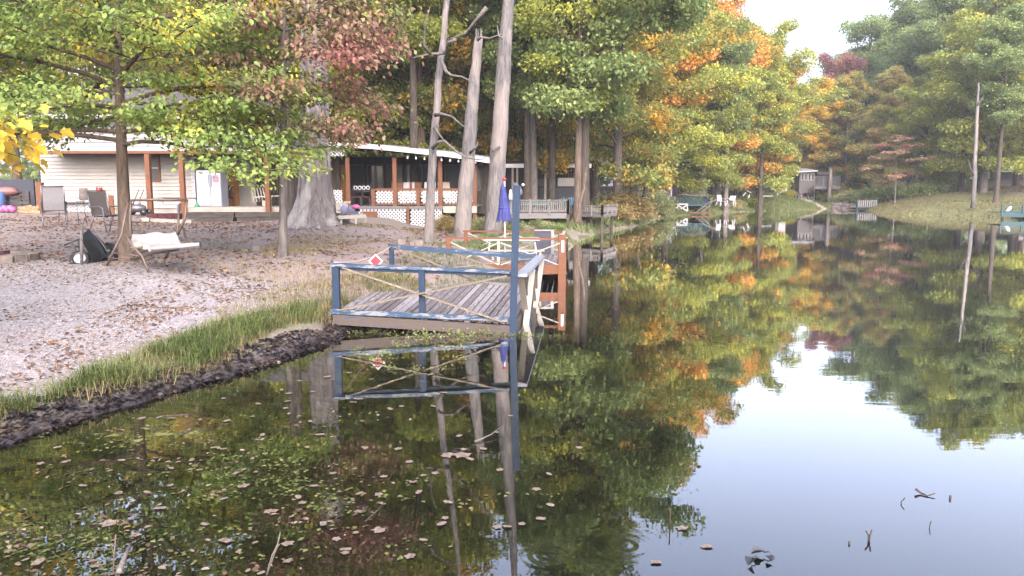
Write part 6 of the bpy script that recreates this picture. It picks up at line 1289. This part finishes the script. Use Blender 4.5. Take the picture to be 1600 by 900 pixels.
# twigs
def twig(label, pts, r_, mat='bark_dark', name='twig'):
    P = [G(x, y, 0)+Vector((0, 0, z)) for x, y, z in pts]; o = MB().tube(P, [r_*(1-.6*i/(len(P)-1)) for i in range(len(P))], 6).build(name, M[mat]); return tag(o, label, 'twig')
def upt(label, px, py, tops, r_, mat='bark_dark'):
    b = G(px, py, 0); root = T('twig', label, 'twig', b); 
    for t in tops: MB().tube([b+Vector((0, 0, -.05))]+[D(x, y, b.y+.01) for x, y in t], [r_]*(1+len(t)), 5).build('stem', M[mat], root)
upt('tall thin twig standing in the water at the bottom left', 412, 898, [[(425, 868), (434, 850), (438, 832)], [(432, 856), (437, 850)]], .0035, 'bark_grey')
upt('short dark twig standing in the weeds at the bottom left corner', 176, 898, [[(178, 870), (181, 835)], [(178, 862), (174, 855)]], .0035, 'bark_brown')
upt('single upright reed left of the middle of the open water', 1047, 824, [[(1047, 812), (1047, 794)]], .004)
upt('tiny twig at the right of the open water', 1450, 826, [[(1453, 820), (1455, 814)]], .003)
upt('small forked twig standing in the open water', 1357, 846, [[(1359, 838), (1362, 828)], [(1357, 836), (1353, 830)]], .005)
upt('short dark stub in the open water', 1327, 851, [[(1327, 846)]], .007)
upt('thin forked twig left of the long floating one', 1411, 788, [[(1408, 784), (1414, 778)]], .004)
upt('small dark twig right of the long floating one', 1484, 780, [[(1485, 774)]], .008)
twig('long dark twig floating on the right of the open water', [(1430, 770, .03), (1438, 772, .01), (1449, 776, .005), (1461, 775, .02)], .009)
twig('pale crooked branch floating before the dock reflection', [(742, 692, .01), (755, 688, .02), (768, 684, .03), (784, 674, .05)], .008, 'bark_grey', 'floating_branch')
twig('pale cut branch at the bottom left in the weeds', [(186, 900, .02), (195, 885, .05), (206, 872, .09)], .018, 'bark_grey', 'floating_branch')
twig('thin curved twig below the blue dock reflection', [(570, 815, .0), (590, 800, .01), (608, 782, .03)], .004)
twig('bent stick lying on the mud at the left edge', [(38, 672, .05), (42, 655, .10), (52, 645, .12)], .008, 'bark_brown')
for i, (px, py, lab) in enumerate([(1184, 868, 'dark curled leaf upright on the water, upper one of the two'), (1172, 882, 'dark curled leaf with a long stem just below the upper one'), (1201, 877, 'small dark curled twig right of the two dark leaves')]):
    p = G(px, py, 0); s = .045 if i < 2 else .03; root = T('curled_leaf', lab, 'leaf', p, None, i*1.0); mb = MB(); g = []
    for a in range(5): t = a/4; wdt = math.sin(math.pi*min(.95, t+.12)); g.append([p+Vector(((t-.5)*s*1.6, (v-.5)*s*wdt*1.3, .012+s*(.9*abs(v-.5)*1.4*wdt+.35*t))) for v in (0, .25, .5, .75, 1)])
    mb.sheet(g, .002); mb.build('blade', M['black'], root)
    if i < 2: MB().tube([p+Vector((s*.7, 0, .02)), p+Vector((s*1.3, -.01, .03)), p+Vector((s*1.9, -.03, .004))], .0035, 5).build('stem', M['black'], root)
# ================================================================ haze
hm = bpy.data.materials.new('haze_air'); hm.use_nodes = True; hm.node_tree.nodes.clear()
ho = hm.node_tree.nodes.new('ShaderNodeOutputMaterial'); hv_ = hm.node_tree.nodes.new('ShaderNodeVolumePrincipled')
hv_.inputs['Color'].default_value = (.86, .9, .96, 1); hv_.inputs['Density'].default_value = .0007; hv_.inputs['Anisotropy'].default_value = .2
hm.node_tree.links.new(hv_.outputs[0], ho.inputs['Volume'])
hz_ = MB().box(-650, 650, -230, 950, -3.2, 42).build('haze', hm); tag(hz_, kind='stuff'); hz_['label'] = 'thin pale evening haze over the pond and woods'
